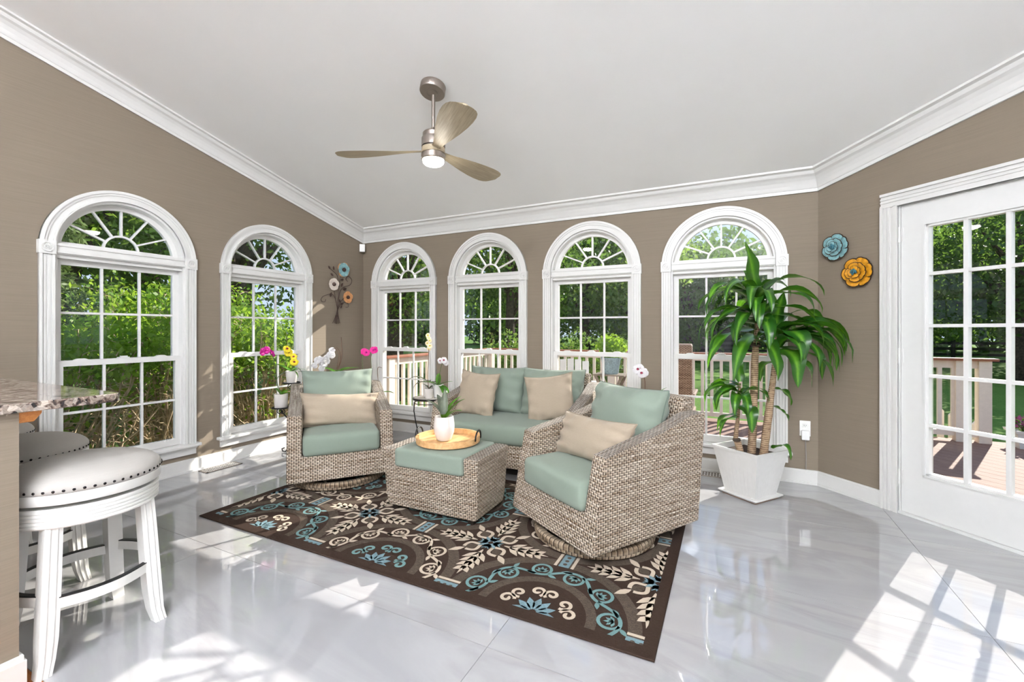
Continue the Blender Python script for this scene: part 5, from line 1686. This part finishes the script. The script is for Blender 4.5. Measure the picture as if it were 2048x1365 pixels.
def make_tree(label, x, y, h, cr_, trunk, mat, nl, leaf, seed, base=.25, clumps=46, group='trees beyond the lawn', name='deciduous_tree', fill=.42, lean_=0.0, sparse=1.0):
    r = np.random.default_rng(seed)
    t = thing(name, label, 'tree', (x, y, GZ), 0, group)
    rp = random.Random(seed)
    m = MB()
    pts = [(0, 0, -.1), (lean_ * .2, 0, h * .15), (lean_ * .5, .05, h * .4), (lean_, 0, h * .72)]
    m.tube(pts, [trunk * 1.25, trunk, trunk * .75, trunk * .25], 9)
    m.build('trunk', 'bark', t, smooth=True)
    bm_ = MB()
    zc = base * h + (1 - base) * h * .5; rz = (1 - base) * h * .5
    cents = []
    for k in range(clumps):
        p = blob(r, 1, (0, 0, zc), (cr_ * .85, cr_ * .85, rz * .92), .35)[0]
        cents.append(p)
        if k % 3 == 0:
            z0 = h * rp.uniform(.18, .5)
            mid = (p[0] * .45, p[1] * .45, z0 + (p[2] - z0) * .55)
            bm_.tube([(lean_ * z0 / h, 0, z0), mid, tuple(p)], [trunk * .30, trunk * .18, trunk * .05], 5)
    bm_.build('branches', 'bark', t, smooth=True)
    per = max(1, nl // clumps)
    rad = cr_ * fill
    C = np.concatenate([blob(r, per, c, (rad, rad, rad * .62), .25) for c in cents])
    v, f = leaf_cloud(C, leaf, r)
    o = np_mesh('crown', v, f, mat, t); o['kind'] = 'stuff'
    return t
def make_shrub(label, x, y, h, w, seed, mat, nl, leaf, nbr, group, low=.55, name='garden_shrub', twig='twig'):
    r = np.random.default_rng(seed); rp = random.Random(seed)
    t = thing(name, label, 'shrub', (x, y, GZ), 0, group)
    m = MB(); tips = []
    for k in range(nbr):
        a = rp.uniform(0, 6.28); rr_ = w * math.sqrt(rp.random()); zt = h * rp.uniform(.45, 1.0)
        p0 = Vector((rp.uniform(-.18, .18) * w, rp.uniform(-.18, .18) * w, -.03)); p3 = Vector((rr_ * math.cos(a), rr_ * math.sin(a), zt))
        pts = [p0]; n_ = 7
        for i in range(1, n_ + 1):
            f = i / n_; q = p0.lerp(p3, f); q.z = p3.z * f ** .8
            q += Vector((rp.uniform(-1, 1), rp.uniform(-1, 1), rp.uniform(-.6, .6))) * .05 * w
            pts.append(q)
        m.tube(pts, [.014 * (1 - .8 * i / n_) + .002 for i in range(n_ + 1)], 4, caps=False)
        for q in pts[3:]:
            for _ in range(2):
                e_ = q + Vector((rp.uniform(-1, 1), rp.uniform(-1, 1), rp.uniform(-.2, .9))) * .22 * w
                m.tube([q, (q + e_) / 2 + Vector((0, 0, .02)), e_], [.005, .004, .0015], 3, caps=False)
                if e_.z > h * low or rp.random() < .05: tips.append(e_)
        if p3.z > h * low: tips.append(p3)
    m.build('branches', twig, t, fix=False)
    if not tips: tips = [Vector((0, 0, h))]
    T = np.array([tuple(p) for p in tips])
    C = T[r.integers(0, len(T), nl)] + r.normal(size=(nl, 3)) * np.array([.10, .10, .09]) * w
    C = C[C[:, 2] > .05]
    v, f = leaf_cloud(C, leaf, r)
    o = np_mesh('foliage', v, f, mat, t); o['kind'] = 'stuff'
    return t

# shrubs right outside the left windows
SHG = 'shrubs outside the left windows'
for i, (x, y, h, w, sd, lb) in enumerate(((-5.55, 1.75, 2.15, .85, 31, 'leafy shrub with bare lower twigs outside the window by the counter'),
                                          (-5.75, 2.75, 2.20, .90, 32, 'twiggy shrub outside, between the two left windows'),
                                          (-5.55, 3.75, 2.10, .85, 33, 'bright green shrub with pale twigs outside the window behind the armchair'),
                                          (-5.9, 4.75, 2.15, .85, 34, 'shrub outside at the far corner of the left wall'),
                                          (-6.9, 3.3, 2.5, 1.1, 35, 'taller leafy shrub standing behind the twiggy ones'))):
    make_shrub(lb, x, y, h, w, sd, 'leaf_shrub', 5200, .07, 70, SHG, .70)
# grass clumps and hedge past the deck
for i, (x, y, lb) in enumerate(((-4.6, 9.2, 'light green clipped hedge bush beyond the side railing'), (-3.3, 9.6, 'light green hedge bush seen in the window behind the loveseat'), (-2.2, 9.4, 'light green hedge bush right of the big tree trunk'))):
    make_shrub(lb, x, y, 1.75, .75, 41 + i, 'leaf_hedge', 4200, .10, 26, 'hedge bushes beyond the deck', .25, 'hedge_bush')

# blue pot on the patio stand
pst = thing('patio_stand', 'weathered wood folding stand on the deck under the blue pot', 'plant stand', (-1.36, 5.6, DZ))
for k in range(5):
    MB().box(-.20, .20, -.15 + k * .062, -.105 + k * .062, .742, .758).build('slat', 'patio_wood', pst)
for s in (-1, 1):
    for q in (-1, 1):
        MB().prism([(-.16 * q - .018, 0), (-.16 * q + .018, 0), (.16 * q + .018, .742), (.16 * q - .018, .742)], lambda a, b, d_: (a, d_, b), s * .13 - .012 + q * .014, s * .13 + .012 + q * .014).build('leg', 'patio_wood', pst)
bp = thing('glazed_pot', 'blue glazed pot with leafy green plant on the wooden deck stand', 'potted plant', (-1.36, 5.6, DZ + .7585))
MB().lathe([(0, 0), (.085, 0), (.095, .015), (.118, .18), (.130, .195), (.130, .21), (.112, .21), (.108, .18), (0, .17)], 28).build('pot', 'pot_blue', bp, smooth='auto')
r = np.random.default_rng(5)
v, f = leaf_cloud(blob(r, 420, (0, 0, .34), (.20, .20, .17), .2), .075, r)
np_mesh('foliage', v, f, 'leaf_shrub', bp)['kind'] = 'stuff'

# white slatted patio chair
pc = thing('patio_chair', 'white slatted deck chair behind the loveseat window', 'chair', (-1.95, 5.75, DZ), R(20))
for k in range(5): MB().box(-.25 + k * .105, -.16 + k * .105, .22, .245, .36, .86 + .05 * math.sin(math.pi * (k + .5) / 5)).build('back_slat', 'patio_white', pc, bevel=.004)
for k in range(5): MB().box(-.26, .26, -.24 + k * .092, -.16 + k * .092, .36, .38).build('seat_slat', 'patio_white', pc)
for s in (-1, 1):
    MB().box(s * .31 - .055, s * .31 + .055, -.32, .26, .575, .60).build('armrest', 'patio_white', pc, bevel=.006)
    for yv in (-.24, .22): MB().box(s * .29 - .025, s * .29 + .025, yv - .02, yv + .02, 0, .575).build('leg', 'patio_white', pc)

# wicker patio chair outside the plant window
wc = thing('patio_armchair', 'tall brown wicker dining chair outside the window behind the plant', 'chair', (-.60, 5.25, DZ), R(180))
MB().prism([(-.26, .42), (-.34, 1.16), (-.28, 1.18), (-.20, .42)], lambda a, b, d_: (d_, -a, b), -.25, .25).build('backrest', 'wicker_patio', wc, uv='box', bevel=.015)
MB().box(-.25, .25, -.25, .25, .38, .44).build('seat', 'wicker_patio', wc, uv='box', bevel=.012)
for sx in (-1, 1):
    for sy in (-1, 1): MB().box(sx * .22 - .022, sx * .22 + .022, sy * .22 - .022, sy * .22 + .022, 0, .38).build('leg', 'wicker_patio', wc, uv='box')
    MB().box(sx * .245 - .025, sx * .245 + .025, -.25, .22, .60, .64).build('armrest', 'wicker_patio', wc, uv='box', bevel=.01)

# flower planter at the deck edge and a dark pot
fp = trough('white planter with purple flowers at the deck edge', (3.05, 6.95, DZ + .001), .42, .24, .20, mat='planter')
r = np.random.default_rng(8)
v, f = leaf_cloud(blob(r, 260, (-.02, 0, .25), (.20, .11, .09), .2), .06, r); np_mesh('foliage', v, f, 'leaf_dark', fp)['kind'] = 'stuff'
v, f = leaf_cloud(blob(r, 90, (-.02, 0, .28), (.20, .11, .09), .6), .05, r, .9); np_mesh('blooms', v, f, 'flower_purple', fp)['kind'] = 'stuff'
kp = thing('dark_pot', 'dark round pot with wispy plant standing by the railing', 'potted plant', (1.78, 6.55, DZ + .001))
MB().lathe([(0, 0), (.10, 0), (.14, .10), (.155, .22), (.17, .23), (.17, .25), (.14, .25), (.13, .2), (0, .19)], 24).build('pot', 'terra_dark', kp, smooth='auto')
r = np.random.default_rng(9)
v, f = leaf_cloud(blob(r, 240, (0, 0, .45), (.16, .16, .26), .1), .11, r, .2); np_mesh('foliage', v, f, 'leaf_dark', kp)['kind'] = 'stuff'

# ---- trees
G1 = 'trees outside the left windows'
make_tree('large maple trunk and canopy outside the window behind the armchair', -9.0, 5.6, 9.5, 3.2, .30, 'leaf_maple', 15000, .13, 101, .22, 70, G1, 'maple_tree')
make_tree('spreading maple filling the left side window', -10.2, 3.2, 9.0, 3.2, .24, 'leaf_maple', 15000, .13, 102, .18, 70, G1, 'maple_tree')
make_tree('leafy tree farther back between the two left windows', -14.5, 6.5, 11, 4.2, .3, 'leaf_dark', 8000, .28, 103, .10, 60, G1, 'maple_tree')
make_tree('leafy tree at the far left behind the cedar', -15.5, 1.8, 11, 4.4, .3, 'leaf_dark', 7000, .28, 104, .10, 60, G1, 'maple_tree')
# cedar
r = np.random.default_rng(77)
ce = thing('cedar_tree', 'feathery grey-green cedar outside the window by the counter', 'tree', (-7.2, 2.15, GZ), 0, G1)
MB().tube([(0, 0, -.1), (0, 0, 4.6)], [.12, .03], 8).build('trunk', 'bark', ce)
C = []
for k in range(9000):
    z = r.uniform(.5, 4.9); rad = .95 * (1 - (z / 5.1) ** 1.3) * (.75 + .25 * math.sin(z * 6.3)) * math.sqrt(r.uniform(.25, 1)); a = r.uniform(0, 6.28)
    C.append((rad * math.cos(a), rad * math.sin(a), z - rad * .2))
v, f = leaf_cloud(np.array(C), .12, r, .28); np_mesh('crown', v, f, 'leaf_cedar', ce)['kind'] = 'stuff'
# back garden
G2 = 'trees beyond the lawn'
T = [  # x, y, h, crown, trunk, mat, n, leaf, base, label
    (-8.3, 9.5, 8.5, 2.6, .22, 'leaf_maple', 13000, .13, .20, 'leafy maple close to the house seen in the corner window'),
    (-12.0, 13.5, 10, 3.6, .3, 'leaf_dark', 6500, .26, .12, 'dark tree behind the maple in the corner window'),
    (-6.6, 13.2, 9.0, 3.2, .17, 'leaf_dark', 12000, .16, .24, 'dark-trunked spreading tree seen behind the left half of the loveseat'),
    (-10.0, 21, 11, 4.2, .3, 'leaf_maple', 6500, .32, .10, 'rounded maple farther back beyond the hedge'),
    (-7.6, 25, 10.5, 4.0, .3, 'leaf_dark', 6500, .32, .06, 'dark tree at the lawn edge left of the loveseat middle'),
    (-4.6, 24, 9.5, 3.2, .28, 'leaf_maple', 7000, .28, .14, 'bright green maple standing on the lawn past the blue pot'),
    (-2.3, 30, 8.0, 3.4, .25, 'leaf_dark', 5500, .32, .04, 'low dark tree at the lawn edge past the blue pot'),
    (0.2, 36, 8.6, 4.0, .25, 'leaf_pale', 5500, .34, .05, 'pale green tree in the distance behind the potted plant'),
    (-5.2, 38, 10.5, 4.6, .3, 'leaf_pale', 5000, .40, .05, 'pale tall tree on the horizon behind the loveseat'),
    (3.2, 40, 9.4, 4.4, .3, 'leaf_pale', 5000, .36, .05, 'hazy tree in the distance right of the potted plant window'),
    (7.0, 27, 7.6, 3.6, .3, 'leaf_dark', 6500, .28, .12, 'dark tree behind the black board fence left of the thick trunk'),
    (10.2, 24, 8.2, 3.6, .42, 'leaf_dark', 7500, .26, .18, 'thick-trunked shade tree seen through the glazed door'),
    (13.8, 29, 8.6, 4.2, .3, 'leaf_dark', 6500, .30, .10, 'dark tree at the right edge of the glazed door view'),
    (16.5, 24, 7.6, 3.6, .3, 'leaf_maple', 6000, .28, .12, 'sunlit tree beyond the right door panes'),
    (11.5, 38, 10, 5.0, .3, 'leaf_maple', 6000, .38, .05, 'sunlit maple behind the fence in the door view'),
    (5.5, 36, 8.4, 4.2, .3, 'leaf_maple', 5500, .34, .05, 'round tree behind the fence at the left door panes'),
    (18.5, 34, 10, 5.0, .3, 'leaf_dark', 5500, .38, .05, 'tall dark tree far right beyond the fence'),
]
for i, (x, y, h, c_, tk, mt, nl, lf, bs, lb) in enumerate(T):
    make_tree(lb, x, y, h, c_, tk, mt, nl, lf, 200 + i, bs, 56, G2)
# far tree belt closing the horizon: single trees
for i, x in enumerate(np.linspace(-46, 42, 17)):
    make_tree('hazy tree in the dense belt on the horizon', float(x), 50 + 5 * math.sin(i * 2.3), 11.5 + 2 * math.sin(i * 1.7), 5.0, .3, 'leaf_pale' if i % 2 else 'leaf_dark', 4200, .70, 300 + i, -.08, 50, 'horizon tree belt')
# ---- board fence
fe = thing('board_fence', 'dark four-board paddock fence running along the far lawn', 'fence', (-2, 31, GZ))
for z in (.28, .58, .88, 1.18): MB().box(0, 30, -.02, .02, z, z + .14).build('rail', 'fence_dark', fe)
p0 = None
for k in range(13):
    if p0 is None: p0 = MB().box(-.07, .07, -.07, .07, 0, 1.42).build('post', 'fence_dark', fe)
    else: share(p0, fe, (k * 2.5, 0, 0))
# ---- small shed
sh = thing('garden_shed', 'small grey garden shed under the trees behind the potted plant', 'shed', (-1.4, 33, GZ))
MB().box(-1.6, 1.6, -1.2, 1.2, 0, 1.9).build('walls', 'shed_wall', sh)
MB().prism([(-1.8, 1.85), (1.8, 1.85), (0, 2.7)], lambda a, b, d_: (a, d_, b), -1.35, 1.35).build('roof', 'fence_dark', sh)
for x in (-.55, .05): MB().box(x, x + .5, -1.24, -1.18, .9, 1.5).build('window', 'patio_wood', sh)
